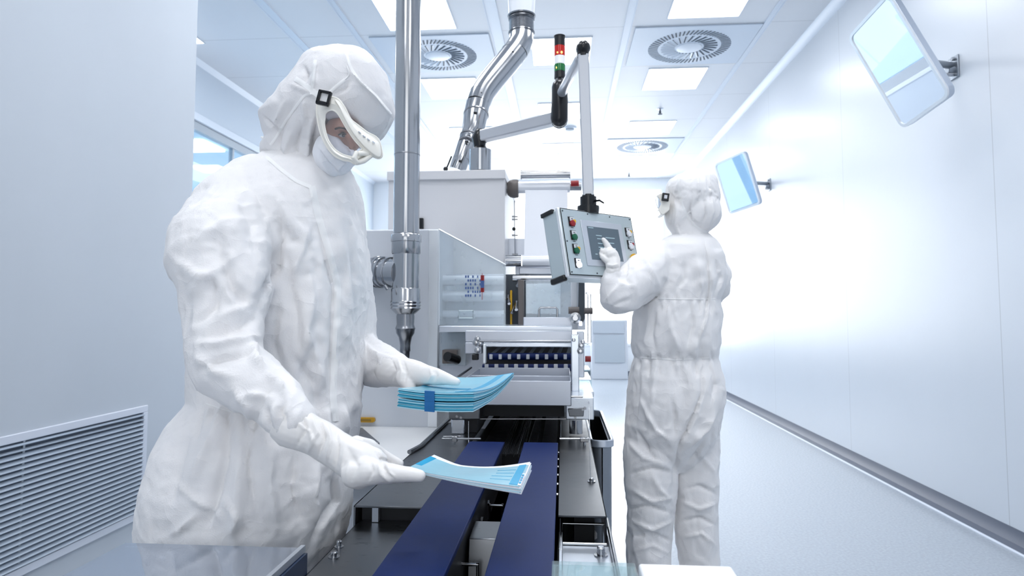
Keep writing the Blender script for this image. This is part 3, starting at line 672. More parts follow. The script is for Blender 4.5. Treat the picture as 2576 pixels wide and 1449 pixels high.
# right collecting box (clear)
pbox('clear_box', 1450, 1489, 955, 985, 2.30, 2.6, M['acryl_cl']); pbox('clear_box', 1458, 1486, 930, 955, 2.6, 2.8, M['acryl_cl'])
pbox('box_shelf', 1455, 1494, 985, 999, 2.25, 2.62, M['plate_lt'])
# film rollers and web
obj('guide_roller', MB().cyl(W(1312, 440, 3.0), W(1434, 438, 3.0), .018).cyl(W(1310, 440, 3.0), W(1313, 440, 3.0), .021).cyl(W(1432, 438, 3.0), W(1435, 438, 3.0), .021), M['steel'], pm)
obj('film_roll', MB().cyl(W(1302, 471, 3.06), W(1434, 469, 3.06), .030, 40), M['film'], pm)
obj('roll_hub', MB().lathe(W(1277, 475, 3.06), [(0, .030), (.012, .040), (.026, .044), (.045, .044), (.052, .041)], axis=(1, 0, 0), n=28), M['brown'], pm)
obj('roll_shaft', MB().cyl(W(1268, 474, 3.06), W(1306, 472, 3.06), .024).cyl(W(1434, 469, 3.06), W(1462, 469, 3.06), .020), M['steel_dk'], pm)
obj('shaft_clamp', MB().cyl(W(1436, 462, 3.02), W(1456, 461, 3.02), .014), M['red'], pm)
wa = [W(1321, 478, 3.03), W(1428, 478, 3.03), W(1428, 660, 2.98), W(1318, 660, 2.98)]
obj('film_web', MB().prism(wa, (0, .002, 0)), M['film'], pm)
obj('guide_roller', MB().cyl(W(1272, 656, 2.92), W(1312, 656, 2.92), .026, 30), M['steel'], pm)
obj('film_roller', MB().cyl(W(1314, 656, 2.92), W(1440, 656, 2.92), .026, 30), M['film'], pm)
obj('guide_roller', MB().cyl(W(1290, 700, 2.85), W(1440, 700, 2.85), .013), M['steel'], pm)
pbox('roller_beam', 1306, 1440, 672, 690, 2.95, 3.0, M['alu'])
pbox('clear_door', 1322, 1440, 706, 798, 2.70, 2.71, M['acryl'])
pbox('inner_drum', 1322, 1410, 712, 790, 2.85, 2.95, M['plate_lt'])
pbox('door_frame_post', 1303, 1318, 704, 818, 2.74, 2.78, M['brown'])
pbox('dark_recess', 1271, 1322, 690, 820, 2.9, 2.93, M['slate'])
pbox('cable_guard', 1283, 1288, 730, 818, 2.84, 2.86, M['yellow'])
m = MB()
for k in range(9):
    x = 1276+random.random()*38; y = 690+random.random()*120; m.cyl(W(x, y, 2.86), W(x+random.uniform(-8, 10), y+random.uniform(8, 22), 2.82), random.uniform(.003, .008), 10)
obj('fittings', m, M['steel_dk'], pm)
hd = [W(1356, 778, 2.66), W(1360, 774, 2.66), W(1398, 774, 2.66), W(1402, 778, 2.66), W(1402, 808, 2.66), W(1398, 812, 2.66), W(1360, 812, 2.66), W(1356, 808, 2.66), W(1356, 778, 2.66)]
obj('door_handle', MB().tube(hd, .0042, 10), M['steel_dk'], pm)
pbox('lower_door', 1316, 1440, 798, 820, 2.64, 2.66, M['alu'])
m = MB(); q = [W(x, y, 2.6) for x, y in ((1456, 690), (1470, 700), (1472, 800), (1466, 812), (1458, 820), (1453, 812), (1455, 760))]; m.prism(q, (0, .02, 0)); obj('side_cheek', m, M['slate'], pm, .002)
pbox('side_cheek_light', 1436, 1453, 706, 830, 2.62, 2.64, M['mwhite'])
obj('axle', MB().cyl(W(1430, 781, 2.6), W(1457, 781, 2.6), .014).cyl(W(1470, 782, 2.6), W(1491, 782, 2.6), .013), M['brown'], pm)
obj('pulley', MB().lathe(W(1447, 800, 2.58), [(0, .022), (.01, .022), (.011, .014), (.016, .01)], axis=(0, -1, 0)), M['steel'], pm)
m = MB().tube([W(1473, 737, 2.62), W(1479, 742, 2.62), W(1479, 862, 2.62), W(1470, 864, 2.62)], .0025, 8).tube([W(1473, 735, 2.64), W(1486, 740, 2.64), W(1487, 862, 2.64), W(1476, 866, 2.64)], .0025, 8)
obj('air_tube', m, M['hmi_edge'], pm)
pbox('status_lamp', 1456, 1465, 808, 820, 2.55, 2.56, M['whitelit'])
m = MB().cyl(W(1294, 505, 3.1), W(1296, 640, 3.1), .0022, 8)
for y in (545, 552, 592, 640): m.cyl(W(1288, y, 3.1), W(1303, y, 3.1), .004, 10)
obj('feed_rod', m, M['steel_dk'], pm); obj('feed_knob', MB().ell(W(1293, 576, 3.08), .009, .009, .009), M['black'], pm)
pbox('rear_bracket', 1272, 1320, 600, 650, 3.15, 3.2, M['alu'])

# ------------------------------------------------------------------ steel pipes
pp = thing('steel_pipe', 'tall polished steel pipe with tee and stepped reducer at its foot', 'pipe', W(1020, 900, 2.42))
cx = W(1022, 600, 2.42); Xp, Yp = cx.x, 2.42
zz = lambda y: W(1022, y, 2.42).z
r_ = lambda n_: pxm(n_, 2.42)/2
obj('upper_pipe', MB().lathe((Xp, Yp, zz(592)), [(0, r_(66)), (ZC-zz(592), r_(66))], n=48), M['steel'], pp)
obj('pipe_seam', MB().lathe((Xp, Yp, zz(392)), [(0, r_(66)), (.001, r_(67.5)), (.004, r_(67.5)), (.005, r_(66))], n=48), M['steel_dk'], pp)
pr = lambda *a: [(zz(y)-zz(a[0][0]), r_(rr_)) for y, rr_ in a]
obj('top_collar', MB().lathe((Xp, Yp, zz(640)), pr((640, 70), (637, 74), (610, 74), (609, 78), (593, 78), (590, 74), (588, 66)), n=48), M['steel'], pp)
obj('tee_body', MB().lathe((Xp, Yp, zz(728)), pr((728, 72), (726, 68), (640, 68)), n=48), M['steel'], pp)
obj('lower_collar', MB().lathe((Xp, Yp, zz(790)), pr((790, 48), (782, 66), (776, 78), (772, 74), (768, 79), (764, 75), (760, 79), (756, 74), (728, 74), (725, 70)), n=48), M['steel'], pp)
obj('reducer', MB().lathe((Xp, Yp, zz(905)), pr((905, 12), (900, 22), (885, 24), (882, 27), (870, 26), (862, 28), (848, 34), (838, 46), (830, 48), (826, 51), (822, 48), (816, 44), (796, 46), (790, 44)), n=40), M['steel_dk'], pp)
bc = W(1010, 686, 2.42); le = W(905, 683, 2.55); dl = (le-bc).normalized()
obj('tee_branch', MB().tube([bc, bc+dl*.055], r_(72), 40), M['steel'], pp)
m = MB(); base = bc+dl*.05
hs = [(0, 72), (.004, 80), (.008, 80), (.010, 74), (.035, 74), (.037, 82), (.041, 82), (.043, 76), (.055, 78), (.057, 84), (.062, 84), (.064, 78), (.075, 80), (.077, 84), (.082, 84), (.084, 76), (.2, 76), (.35, 76)]
m.lathe(base, [(h_, r_(q_)) for h_, q_ in hs], axis=dl, n=40); obj('branch_pipe', m, M['steel'], pp)
obj('clamp_screw', MB().cyl(W(968, 718, 2.36), W(975, 728, 2.36), .006), M['steel_dk'], pp)

ed = thing('exhaust_duct', 'slanting stainless exhaust duct rising from the machine to the ceiling', 'duct', W(1150, 430, 3.2))
dpt = [(1150, 428, 3.2, 46), (1163, 395, 3.2, 44), (1180, 345, 3.25, 48), (1190, 330, 3.26, 58), (1197, 290, 3.28, 62), (1203, 262, 3.3, 62), (1220, 225, 3.34, 64), (1270, 163, 3.42, 64), (1298, 128, 3.46, 64), (1310, 105, 3.48, 62), (1312, 82, 3.5, 62)]
def seg(i0, i1, name, extra=0.0):
    P = [W(x, y, d) for x, y, d, q in dpt[i0:i1+1]]; R_ = [pxm(q, d)/2+extra for x, y, d, q in dpt[i0:i1+1]]
    obj(name, MB().tube(P, R_, 32), M['steel'], ed)
seg(0, 2, 'lower_section'); seg(2, 5, 'lower_bend')
def smoothseg(idx, name, nsub=6):
    P = [Vector(W(*dpt[i][:3])) for i in idx]; R_ = [pxm(dpt[i][3], dpt[i][2])/2 for i in idx]
    out = []; ro = []
    for k in range(len(P)-1):
        p0 = P[max(0, k-1)]; p1 = P[k]; p2 = P[k+1]; p3 = P[min(len(P)-1, k+2)]
        for s_ in range(nsub):
            t_ = s_/nsub; out.append(.5*((2*p1)+(p2-p0)*t_+(2*p0-5*p1+4*p2-p3)*t_*t_+(3*p1-p0-3*p2+p3)*t_**3)); ro.append(R_[k]*(1-t_)+R_[k+1]*t_)
    out.append(P[-1]); ro.append(R_[-1])
    obj(name, MB().tube(out, ro, 32), M['steel'], ed)
smoothseg([5, 6, 7, 8], 'slanted_section'); smoothseg([8, 9, 10], 'upper_bend')
def band(px, py, d, q, ang, name='clamp_band', hw=.004):
    c_ = W(px, py, d); R3 = pxm(q, d)/2; ax = (Vector(W(px+math.cos(ang)*30, py-math.sin(ang)*30, d+.03))-c_).normalized()
    obj(name, MB().lathe(c_-ax*hw, [(0, R3*.97), (0.001, R3*1.05), (2*hw, R3*1.05), (2*hw+.001, R3*.97)], axis=ax), M['steel_dk'], ed)
    obj('clamp_lug', MB().cyl(c_+ax.cross(Vector((0, 1, 0)))*0+Vector((-.004, -R3*1.06, -.01)), c_+Vector((.012, -R3*1.12, -.012)), .005, 10), M['black'], ed)
band(1289, 139, 3.45, 62, math.radians(50)); band(1211, 240, 3.325, 62, math.radians(55)); band(1198, 288, 3.28, 62, math.radians(85)); band(1182, 345, 3.25, 52, math.radians(75)); band(1176, 358, 3.22, 46, math.radians(75))
band(1160, 405, 3.2, 44, math.radians(75))
z0 = W(1312, 82, 3.5); z1 = W(1312, 42, 3.5); H = z1.z-z0.z; R0 = pxm(62, 3.5)/2
prof = []
for k in range(13):
    prof += [(H*k/13, R0*1.0), (H*(k+.5)/13, R0*(1.10 if k in (0, 1, 11, 12) else 1.03))]
obj('flexible_collar', MB().lathe((z0.x, 3.5, z0.z-.01), prof+[(H+.012, R0*1.0), (H+.012, R0*.9)], n=40), M['steel_dk'], ed)
obj('lever', MB().cyl(W(1122, 427, 3.15), W(1136, 393, 3.15), .004).ell(W(1121, 425, 3.15), .012, .012, .012), M['black'], ed)
dd = thing('duct_drop', 'white flared duct box coming down from the ceiling to the exhaust duct', 'duct', (z1.x, 3.5, ZC))
zc0 = z1.z+.004
m = MB(); m.loft([[Vector((z1.x+a_*R0*1.08, 3.5+b_*R0*1.08, zc0)) for a_, b_ in [(math.cos(2*PI*k/24), math.sin(2*PI*k/24)) for k in range(24)]],
                  [Vector((z1.x+a_*R0*1.9, 3.62+b_*R0*1.9, ZC)) for a_, b_ in [(math.cos(2*PI*k/24), math.sin(2*PI*k/24)) for k in range(24)]]])
obj('flare', m, M['mwhite'], dd); obj('flange_ring', MB().lathe((z1.x, 3.5, zc0-.006), [(0, R0*1.15), (.006, R0*1.18)]), M['steel_dk'], dd)

# ------------------------------------------------------------------ signal tower, swivel arm and control panel
ar = thing('control_panel', 'grey operator control panel with screen and buttons hanging from a jointed arm', 'control panel', W(1208, 432, 3.0))
bp_ = W(1208, 432, 3.0); tp = W(1208, 378, 3.0)
obj('pedestal', MB().lathe(bp_, [(0, .052), (tp.z-bp_.z, .052), (tp.z-bp_.z+.002, .045)], n=36), M['steel'], ar, label='polished cylindrical pedestal')
obj('pedestal_elbow', MB().lathe(tp, [(0, .046), (.012, .030), (.03, .022), (.035, .03)], n=24).capsule([W(1207, 368, 3.0), W(1205, 348, 3.0), W(1207, 338, 3.0)], [.028, .034, .028]), M['black'], ar)
obj('lower_arm', MB().tube([W(1214, 343, 2.99), W(1392, 300, 2.86)], .026, square=True), M['tube'], ar)
jt = [W(1408, 222, 2.84), W(1408, 262, 2.84), W(1407, 300, 2.84)]
m = MB(); 
for dy in (-.012, .012): m.capsule([p+Vector((0, dy, 0)) for p in jt], [.035, .037, .038], 20)
obj('joint', m, M['black'], ar)
obj('upper_arm', MB().capsule([W(1414, 232, 2.79), W(1456, 150, 2.28)], [.021, .017], 18), M['tube'], ar)
obj('arm_cap', MB().ell(W(1467, 122, 2.24), .025, .034, .027, Matrix.Rotation(.5, 3, 'Y'), 24, 14).cyl(W(1466, 130, 2.24), W(1467, 143, 2.24), .021), M['black'], ar)
obj('hanging_tube', MB().tube([W(1467, 140, 2.24), W(1480, 492, 2.24)], .0185, square=True), M['tube'], ar)
pc = W(1480, 536, 2.24); pc.z = W(1411, 522, 2.125).z+.004
obj('tube_socket', MB().lathe((pc.x, pc.y, pc.z-.008), [(0, .036), (.018, .038), (.026, .037), (.028, .028), (.058, .028), (.060, .022), (.066, .021)], n=28), M['black'], ar)
obj('socket_lever', MB().tube([W(1494, 506, 2.23), W(1508, 504, 2.21), W(1519, 511, 2.20)], [.004, .004, .003], 8), M['black'], ar)
# panel frame
FTL = W(1411, 522, 2.125); FBL = W(1433, 693, 2.085); ang = math.radians(43)
u = Vector((math.cos(ang), math.sin(ang), 0)); v = (FTL-FBL); v = (v-u*v.dot(u)); hgt = v.length; v.normalize(); nrm = u.cross(v)*1.0
if nrm.y > 0: nrm = -nrm
# width so that the right edge meets the photo
best = min((abs(float(proj(np.array([list(FBL+v*hgt+u*wd)]))[0][0])-1586), wd) for wd in np.linspace(.2, .5, 121)); wid = float(best[1])
Pf = lambda a, b, o=0.0: FBL+u*(a*wid)+v*(b*hgt)+nrm*o
dep = .088
housing = MB().hexa([Pf(0, 0), Pf(1, 0), Pf(1, 1), Pf(0, 1)], [Pf(0, 0, -dep), Pf(1, 0, -dep), Pf(1, 1, -dep), Pf(0, 1, -dep)])
obj('housing', housing, M['hmi'], ar, .008)
obj('housing_edge', MB().hexa([Pf(-.006, -.012, -.020), Pf(1.006, -.012, -.020), Pf(1.006, 1.012, -.020), Pf(-.006, 1.012, -.020)], [Pf(-.006, -.012, -.004), Pf(1.006, -.012, -.004), Pf(1.006, 1.012, -.004), Pf(-.006, 1.012, -.004)]), M['hmi_edge'], ar, .004)
obj('corner_grip', MB().hexa([Pf(-.02, .955, -.088), Pf(.02, .955, -.088), Pf(.02, 1.02, -.088), Pf(-.02, 1.02, -.088)], [Pf(-.02, .955, -.03), Pf(.02, .955, -.03), Pf(.02, 1.02, -.03), Pf(-.02, 1.02, -.03)]), M['black'], ar, .003)
obj('corner_grip', MB().hexa([Pf(-.02, -.05, -.088), Pf(.03, -.05, -.088), Pf(.03, .04, -.088), Pf(-.02, .04, -.088)], [Pf(-.02, -.05, -.02), Pf(.03, -.05, -.02), Pf(.03, .04, -.02), Pf(-.02, .04, -.02)]), M['black'], ar, .005)
def fpl(a0, a1, b0, b1, o0, o1): return MB().hexa([Pf(a0, b0, o0), Pf(a1, b0, o0), Pf(a1, b1, o0), Pf(a0, b1, o0)], [Pf(a0, b0, o1), Pf(a1, b0, o1), Pf(a1, b1, o1), Pf(a0, b1, o1)])
gk = MB()
for q in ((.008, .992, .982, .992), (.008, .992, .008, .018), (.004, .012, .008, .992), (.988, .996, .008, .992)): gk.hexa([Pf(q[0], q[2], .0002), Pf(q[1], q[2], .0002), Pf(q[1], q[3], .0002), Pf(q[0], q[3], .0002)], [Pf(q[0], q[2], .0012), Pf(q[1], q[2], .0012), Pf(q[1], q[3], .0012), Pf(q[0], q[3], .0012)])
obj('gasket', gk, M['black'], ar)
obj('faceplate', fpl(.014, .986, .022, .978, .0002, .0018), M['hmi'], ar, .0006)
obj('screen_bezel', fpl(.245, .815, .155, .845, .0018, .0045), M['bezel'], ar, .0012)
scr = obj('screen', fpl(.315, .755, .25, .755, .0045, .0052), M['screen'], ar, smooth=False)
m = MB()
for i, (a0, a1, b) in enumerate(((.33, .40, .73), (.42, .50, .62), (.55, .68, .60), (.43, .49, .57), (.43, .50, .50), (.56, .66, .52), (.43, .52, .44), (.43, .51, .40), (.57, .67, .44), (.43, .50, .33), (.37, .40, .33), (.55, .66, .33))): m.hexa([Pf(a0, b, .0052), Pf(a1, b, .0052), Pf(a1, b+.012, .0052), Pf(a0, b+.012, .0052)], [Pf(a0, b, .0055), Pf(a1, b, .0055), Pf(a1, b+.012, .0055), Pf(a0, b+.012, .0055)])
obj('screen_rows', m, M['screen_txt'], scr)
def button(a, b, lower, side=None, up=M['white_btn']):
    bz = obj('button', fpl(a-.040, a+.034, b-.072, b+.072, .0018, .0042), M['black'], ar, .002)
    obj('upper_cap', fpl(a-.026, a+.028, b+.005, b+.060, .0042, .0075), up, bz, .002)
    c_ = Pf(a, b-.03, .0042)
    obj('lower_cap', MB().lathe(c_, [(0, .0105), (.006, .0105), (.007, .008)], axis=nrm, n=20), lower, bz)
    if side: obj('side_cap', MB().lathe(Pf(a+.022, b-.0, .0042), [(0, .006), (.0065, .006)], axis=nrm, n=14), side, bz)
    obj('engraving', fpl(a-.014, a+.012, b+.028, b+.040, .0075, .0078), M['slate'], bz)
button(.125, .80, M['red'], M['yellow']); button(.125, .595, M['green']); button(.125, .395, M['green'], M['yellow']); button(.125, .185, M['whitelit'], None, M['whitelit'])
button(.905, .735, M['white_btn'], M['yellow']); button(.905, .535, M['white_btn'], M['red'])
es = obj('emergency_stop', MB().lathe(Pf(.93, .30, .0018), [(0, .021), (.005, .021), (.0055, .012)], axis=nrm, n=28), M['yellow'], ar)
obj('stop_button', MB().lathe(Pf(.93, .30, .006), [(0, .009), (.012, .009), (.014, .016), (.022, .016), (.025, .012)], axis=nrm, n=24), M['red'], es)
for a_, b_ in ((.03, .95), (.36, .95), (.67, .95), (.965, .95), (.03, .05), (.36, .05), (.03, .5), (.97, .05)):
    obj('screw', MB().lathe(Pf(a_, b_, .0018), [(0, .0028), (.0012, .0028)], axis=nrm, n=10), M['slate'], ar)
m = MB()
for b_ in (.705, .50, .30): m.add([Pf(.105, b_, .0020), Pf(.14, b_, .0020), Pf(.14, b_+.010, .0020), Pf(.105, b_+.010, .0020)], [(0, 1, 2, 3)])
for b_ in (.64, .44): m.add([Pf(.89, b_, .0020), Pf(.92, b_, .0020), Pf(.92, b_+.010, .0020), Pf(.89, b_+.010, .0020)], [(0, 1, 2, 3)])
obj('faceplate_print', m, M['slate'], ar)

st = thing('signal_tower', 'black signal tower with red, clear and green lamps above the arm joint', 'signal light', W(1408, 210, 2.9))
sx, sy = W(1408, 150, 2.92).x, 2.92; sz = lambda y: W(1408, y, 2.92).z; sr = pxm(28, 2.92)/2
def ssec(name, ya, yb, m, k=1.0): return obj(name, MB().lathe((sx, sy, sz(yb)), [(0, sr*k), (sz(ya)-sz(yb), sr*k)], n=32), m, st, .0015)
obj('top_cap', MB().lathe((sx, sy, sz(117)), [(0, sr), (sz(94)-sz(117), sr), (sz(93)-sz(117), sr*1.06), (sz(91)-sz(117), sr*1.06), (sz(90)-sz(117), sr*.9)], n=32), M['black'], st)
rd = ssec('red_lamp', 117, 142, M['redglow']); ssec('clear_lamp', 142, 163, M['clearlens'], .97); gn = ssec('green_lamp', 163, 181, M['greenlens'])
obj('bulb', MB().ell((sx-.010, sy-sr, sz(137)), .003, .002, .004), M['amber'], rd); obj('bulb', MB().ell((sx+.009, sy-sr, sz(137)), .004, .002, .006), M['amber'], rd); obj('bulb', MB().ell((sx-.015, sy-sr*.85, sz(174)), .002, .002, .004), M['amber'], gn)
obj('base', MB().lathe((sx, sy, sz(200)), [(0, sr*.9), (.004, sr*1.02), (sz(181)-sz(200), sr*.98)], n=32), M['black'], st)
obj('stem', MB().cyl((sx, sy, sz(300)), (sx, sy, sz(199)), .009), M['steel'], st)

# ------------------------------------------------------------------ waste bin
bn = thing('waste_bin', 'tall slim grey steel bin with open black top right of the machine', 'bin', (.09, 2.3, 0))
def rrect(x0, x1, y0, y1, r, z_):
    o = []
    for sx_, sy_, a0 in ((x1-r, y1-r, 0), (x0+r, y1-r, 90), (x0+r, y0+r, 180), (x1-r, y0+r, 270)):
        for k in range(7): a_ = math.radians(a0+15*k); o.append(Vector((sx_+r*math.cos(a_), sy_+r*math.sin(a_), z_)))
    return o
bx0, bx1, by0, by1, bz = .086, .146, 2.0, 2.62, .87
R1 = lambda z_, e=0: rrect(bx0-e, bx1+e, by0-e, by1+e, .028, z_)
m = MB(); m.loft([R1(.0, -.012), R1(.0, -.006), R1(bz-.02, 0), R1(bz-.02, -.004), R1(.3, -.008), R1(.02, -.014)], False); m.add(R1(.02, -.014), [tuple(range(28))]); m.add(R1(0, -.006), [tuple(range(28))]); obj('body', m, M['bin'], bn)
m = MB(); m.loft([R1(bz-.022, .001), R1(bz-.018, .006), R1(bz, .006), R1(bz+.002, .002), R1(bz, -.002), R1(bz-.022, -.002), R1(bz-.022, .001)], False); obj('rim', m, M['mirframe'], bn)
m = MB(); m.loft([R1(bz-.024, -.0045), R1(.40, -.0085)], False); m.add(R1(.40, -.0085), [tuple(range(28))]); obj('liner', m, M['black'], bn)

# ------------------------------------------------------------------ front right white crate with acrylic block
zc_ = .955; A = WZ(1384, 1410, zc_); B = WZ(1832, 1412, zc_)
wc = thing('white_trolley', 'white topped trolley at the bottom right edge in front of the standing worker', 'trolley', ((A.x+B.x)/2, .5, 0))
obj('top', MB().box(.088, B.x, .30, A.y, zc_-.03, zc_), M['whitetop'], wc, .003)
obj('body', MB().box(.10, B.x-.01, .31, A.y-.01, .05, zc_-.031), M['mwhite'], wc)
for x in (.12, B.x-.03):
    for y in (.34, A.y-.05): obj('caster', MB().cyl((x-.01, y, .025), (x+.01, y, .025), .025), M['black'], wc)
ab = thing('acrylic_cover', 'clear acrylic cover over the near right corner of the conveyor', 'cover', (0.03, .6, .85))
xa, xb, ya_, yb_ = A.x+.002, .084, .45, A.y+.0
obj('cover_top', MB().box(xa, xb, ya_, yb_, zc_-.004, zc_), M['acryl_cl'], ab, .001)
obj('cover_side', MB().box(xa, xa+.004, ya_, yb_, .851, zc_-.004).box(xa, xb, yb_-.004, yb_, .851, zc_-.004).box(xb-.004, xb, ya_, yb_, .851, zc_-.004), M['acryl_cl'], ab, .001)
obj('cover_knob', MB().lathe((.045, .72, .87), [(0, .02), (.01, .024), (.03, .022), (.035, .01)]).cyl((.045, .72, .851), (.045, .72, .87), .006), M['slate'], ab)

# ------------------------------------------------------------------ organic body tools
def remeshed(name, mb, voxel, sm=4):
    o = raw(name, mb, None); recalc(o)
    r = o.modifiers.new('r', 'REMESH'); r.mode = 'VOXEL'; r.voxel_size = voxel
    s_ = o.modifiers.new('s', 'SMOOTH'); s_.factor = .5; s_.iterations = sm
    dg = bpy.context.evaluated_depsgraph_get(); dg.update()
    me = bpy.data.meshes.new_from_object(o.evaluated_get(dg)); bpy.data.objects.remove(o)
    me.name = name
    return me
def get(me):
    n_ = len(me.vertices); co = np.empty(n_*3); me.vertices.foreach_get('co', co); no = np.empty(n_*3); me.vertices.foreach_get('normal', no)
    return co.reshape(-1, 3), no.reshape(-1, 3)
def put(me, co): me.vertices.foreach_set('co', co.ravel()); me.update()
def facing(co, no):
    vd = np.array([0, 0, CAMZ])-co; vd /= np.linalg.norm(vd, axis=1)[:, None]
    return np.clip((vd*no).sum(1)*1.6+.25, 0, 1)
CK = 1.45
def creases(me, lst, passes=1):
    co, no = get(me); fw = facing(co, no); X, Y = proj(co); tot = np.zeros(len(co))
    for pts, wd, amp in lst:
        pts = np.array(pts, float); L = np.r_[0, np.cumsum(np.hypot(*np.diff(pts, axis=0).T))]
        bd = np.full(len(co), 1e9); bt = np.zeros(len(co)); bs = np.zeros(len(co))
        for k in range(len(pts)-1):
            a_, b_ = pts[k], pts[k+1]; d_ = b_-a_; l2 = (d_**2).sum()
            t_ = np.clip(((X-a_[0])*d_[0]+(Y-a_[1])*d_[1])/l2, 0, 1)
            ex = X-(a_[0]+t_*d_[0]); ey = Y-(a_[1]+t_*d_[1]); dist = np.hypot(ex, ey); m_ = dist < bd
            sg = np.sign(d_[0]*ey-d_[1]*ex)
            bd = np.where(m_, dist, bd); bs = np.where(m_, sg, bs); bt = np.where(m_, (L[k]+t_*math.sqrt(l2))/L[-1], bt)
        taper = np.sin(np.clip(bt, 0.02, .98)*PI)**.6
        # sharp crest on one side, soft slope on the other
        s1 = wd*np.where(bs > 0, 1.0, .38)
        tot += amp*CK*np.exp(-(bd/s1)**1.5)*taper
    put(me, co+no*(tot*fw)[:, None])
def crumple(me, a1, k1, a2, k2, seed=0, stretch=(1, 1, 1), mask=None):
    co, no = get(me); d_ = np.empty(len(co)); of = Vector((seed*3.1, seed*1.7, seed))
    for i, c_ in enumerate(co):
        p = Vector((c_[0]*stretch[0], c_[1]*stretch[1], c_[2]*stretch[2]))+of
        q = p+noise.noise_vector(p*4)*.05
        d_[i] = a1*(.35-abs(noise.noise(q*k1)))*2+a2*(.35-abs(noise.noise(q*k2)))*2
    if mask is not None: d_ *= mask(co)
    put(me, co+no*d_[:, None])
def folds(me, amp, k, stretch=(1, 1, 1), seed=0, thin=5.0, warp=.05):
    co, no = get(me); d_ = np.empty(len(co)); of = Vector((seed*2.3, seed*5.1, -seed*1.3))
    for i, c_ in enumerate(co):
        p = Vector((c_[0]*stretch[0], c_[1]*stretch[1], c_[2]*stretch[2]))+of
        q = p+noise.noise_vector(p*3.1)*warp; a_ = noise.noise(q*k); g_ = .5+.5*noise.noise(q*k*.45+Vector((7, 3, 1)))*1.6
        d_[i] = amp*max(0.0, 1-abs(a_)*thin)*max(0, min(1, g_))
    put(me, co+no*d_[:, None])
def facets(me, amp, k, stretch=(1, 1, 1), seed=0, warp=.06, crest=.25):
    # crumpled sheet: tilted flat cells meeting in sharp crest lines
    amp *= 1.55; co, no = get(me); d_ = np.empty(len(co)); of = Vector((seed*4.7, -seed*2.9, seed*1.9)); sv = Vector(stretch)*k
    for i, c_ in enumerate(co):
        p = Vector(c_); q = (p+noise.noise_vector(p*3.5+of)*warp); q = Vector((q.x*sv.x, q.y*sv.y, q.z*sv.z))+of
        ds, pt = noise.voronoi(q, distance_metric='DISTANCE')
        e_ = min(1.0, (ds[1]-ds[0])*2.2); rv = noise.cell_vector(pt[0]*37.0)
        d_[i] = amp*(((rv.x-.5)*(q.x-pt[0].x)+(rv.y-.5)*(q.y-pt[0].y)+(rv.z-.5)*(q.z-pt[0].z))*2.4*e_+crest*(1-e_))
    put(me, co+no*d_[:, None])
def finish(me, name, m, parent=None, label=None):
    me.materials.clear(); me.materials.append(m)
    me.polygons.foreach_set('use_smooth', [True]*len(me.polygons)); me.update()
    o = bpy.data.objects.new(name, me); C.objects.link(o)
    if parent: attach(o, parent)
    if label: o['label'] = label
    return o
def bvh_of(me):
    co, _ = get(me); return BVHTree.FromPolygons([tuple(c_) for c_ in co], [tuple(p.vertices) for p in me.polygons])
CAMV = Vector((0, 0, CAMZ))
def hit(bvh, px, py):
    r = bvh.ray_cast(CAMV, ray(px, py).normalized()); return r[0]
def ribbon(bvh, pts, wpx, m, parent, name='seam_tape', th=.0012, off=.0006):
    pts = [Vector(p) for p in pts]; out = []
    for a_, b_ in zip(pts, pts[1:]):
        n_ = max(2, int((b_-a_).length/5))
        for k in range(n_): out.append(a_.lerp(b_, k/n_))
    out.append(pts[-1])
    # smooth
    for _ in range(2): out = [out[0]]+[(out[i-1]+out[i]*2+out[i+1])/4 for i in range(1, len(out)-1)]+[out[-1]]
    rows = []
    for i, p in enumerate(out):
        t_ = (out[min(i+1, len(out)-1)]-out[max(i-1, 0)]).normalized(); nn = Vector((-t_.y, t_.x)); row = []
        for s_ in (-.5, -.17, .17, .5):
            q = p+nn*wpx*s_; h_ = hit(bvh, q.x, q.y)
            row.append(h_)
        if None in row: continue
        ds = [(h_-CAMV).length for h_ in row]
        if rows and abs(sum(ds)/4-rows[-1][1]) > .03: continue
        if max(ds)-min(ds) > .05: continue
        rows.append(([h_ for h_ in row], sum(ds)/4))
    if len(rows) < 2: return None
    mb = MB(); vs = []; fs = []
    for row, _ in rows:
        for j, h_ in enumerate(row): dr = (CAMV-h_).normalized(); vs.append(h_+dr*(off+th*(1 if 0 < j < 3 else .35)))
        for h_ in (row[3], row[0]): dr = (CAMV-h_).normalized(); vs.append(h_-dr*.001)
    for k in range(len(rows)-1):
        for j in range(6): a_, b_ = k*6+j, k*6+(j+1) % 6; fs.append((a_, b_, b_+6, a_+6))
    fs.append(tuple(range(6))); fs.append(tuple((len(rows)-1)*6+j for j in range(6)))
    mb.add(vs, fs); o = obj(name, mb, m, parent); return o

def ringloft(mb, rows, ex=2.3, n_=40, rot=0.0):
    """rows: (y_px, xl_px, xr_px, depth centre, half depth) horizontal rings measured from the photo"""
    rings = []
    for y, xl, xr, d_, hd in rows:
        c_ = W((xl+xr)/2, y, d_); hw = (W(xr, y, d_)-W(xl, y, d_)).length/2; r = []
        for k in range(n_):
            a_ = 2*PI*k/n_; ca, sa = math.cos(a_), math.sin(a_)
            x_ = hw*math.copysign(abs(ca)**(2/ex), ca); y_ = hd*math.copysign(abs(sa)**(2/ex), sa)
            r.append(c_+Vector((x_+y_*rot, y_, 0)))
        rings.append(r)
    mb.loft(rings[::-1]); return mb
def pcaps(mb, nodes, n_=18):
    """nodes: (px, py, depth, radius in photo px)"""
    mb.capsule([W(x, y, d_) for x, y, d_, q in nodes], [pxm(q, d_) for x, y, d_, q in nodes], n_); return mb
def pell(mb, px, py, d_, rx, ry, rd, tilt=0):
    mb.ell(W(px, py, d_), pxm(rx, d_), rd, pxm(ry, d_), Matrix.Rotation(math.radians(tilt), 3, 'Y'), 28, 18); return mb

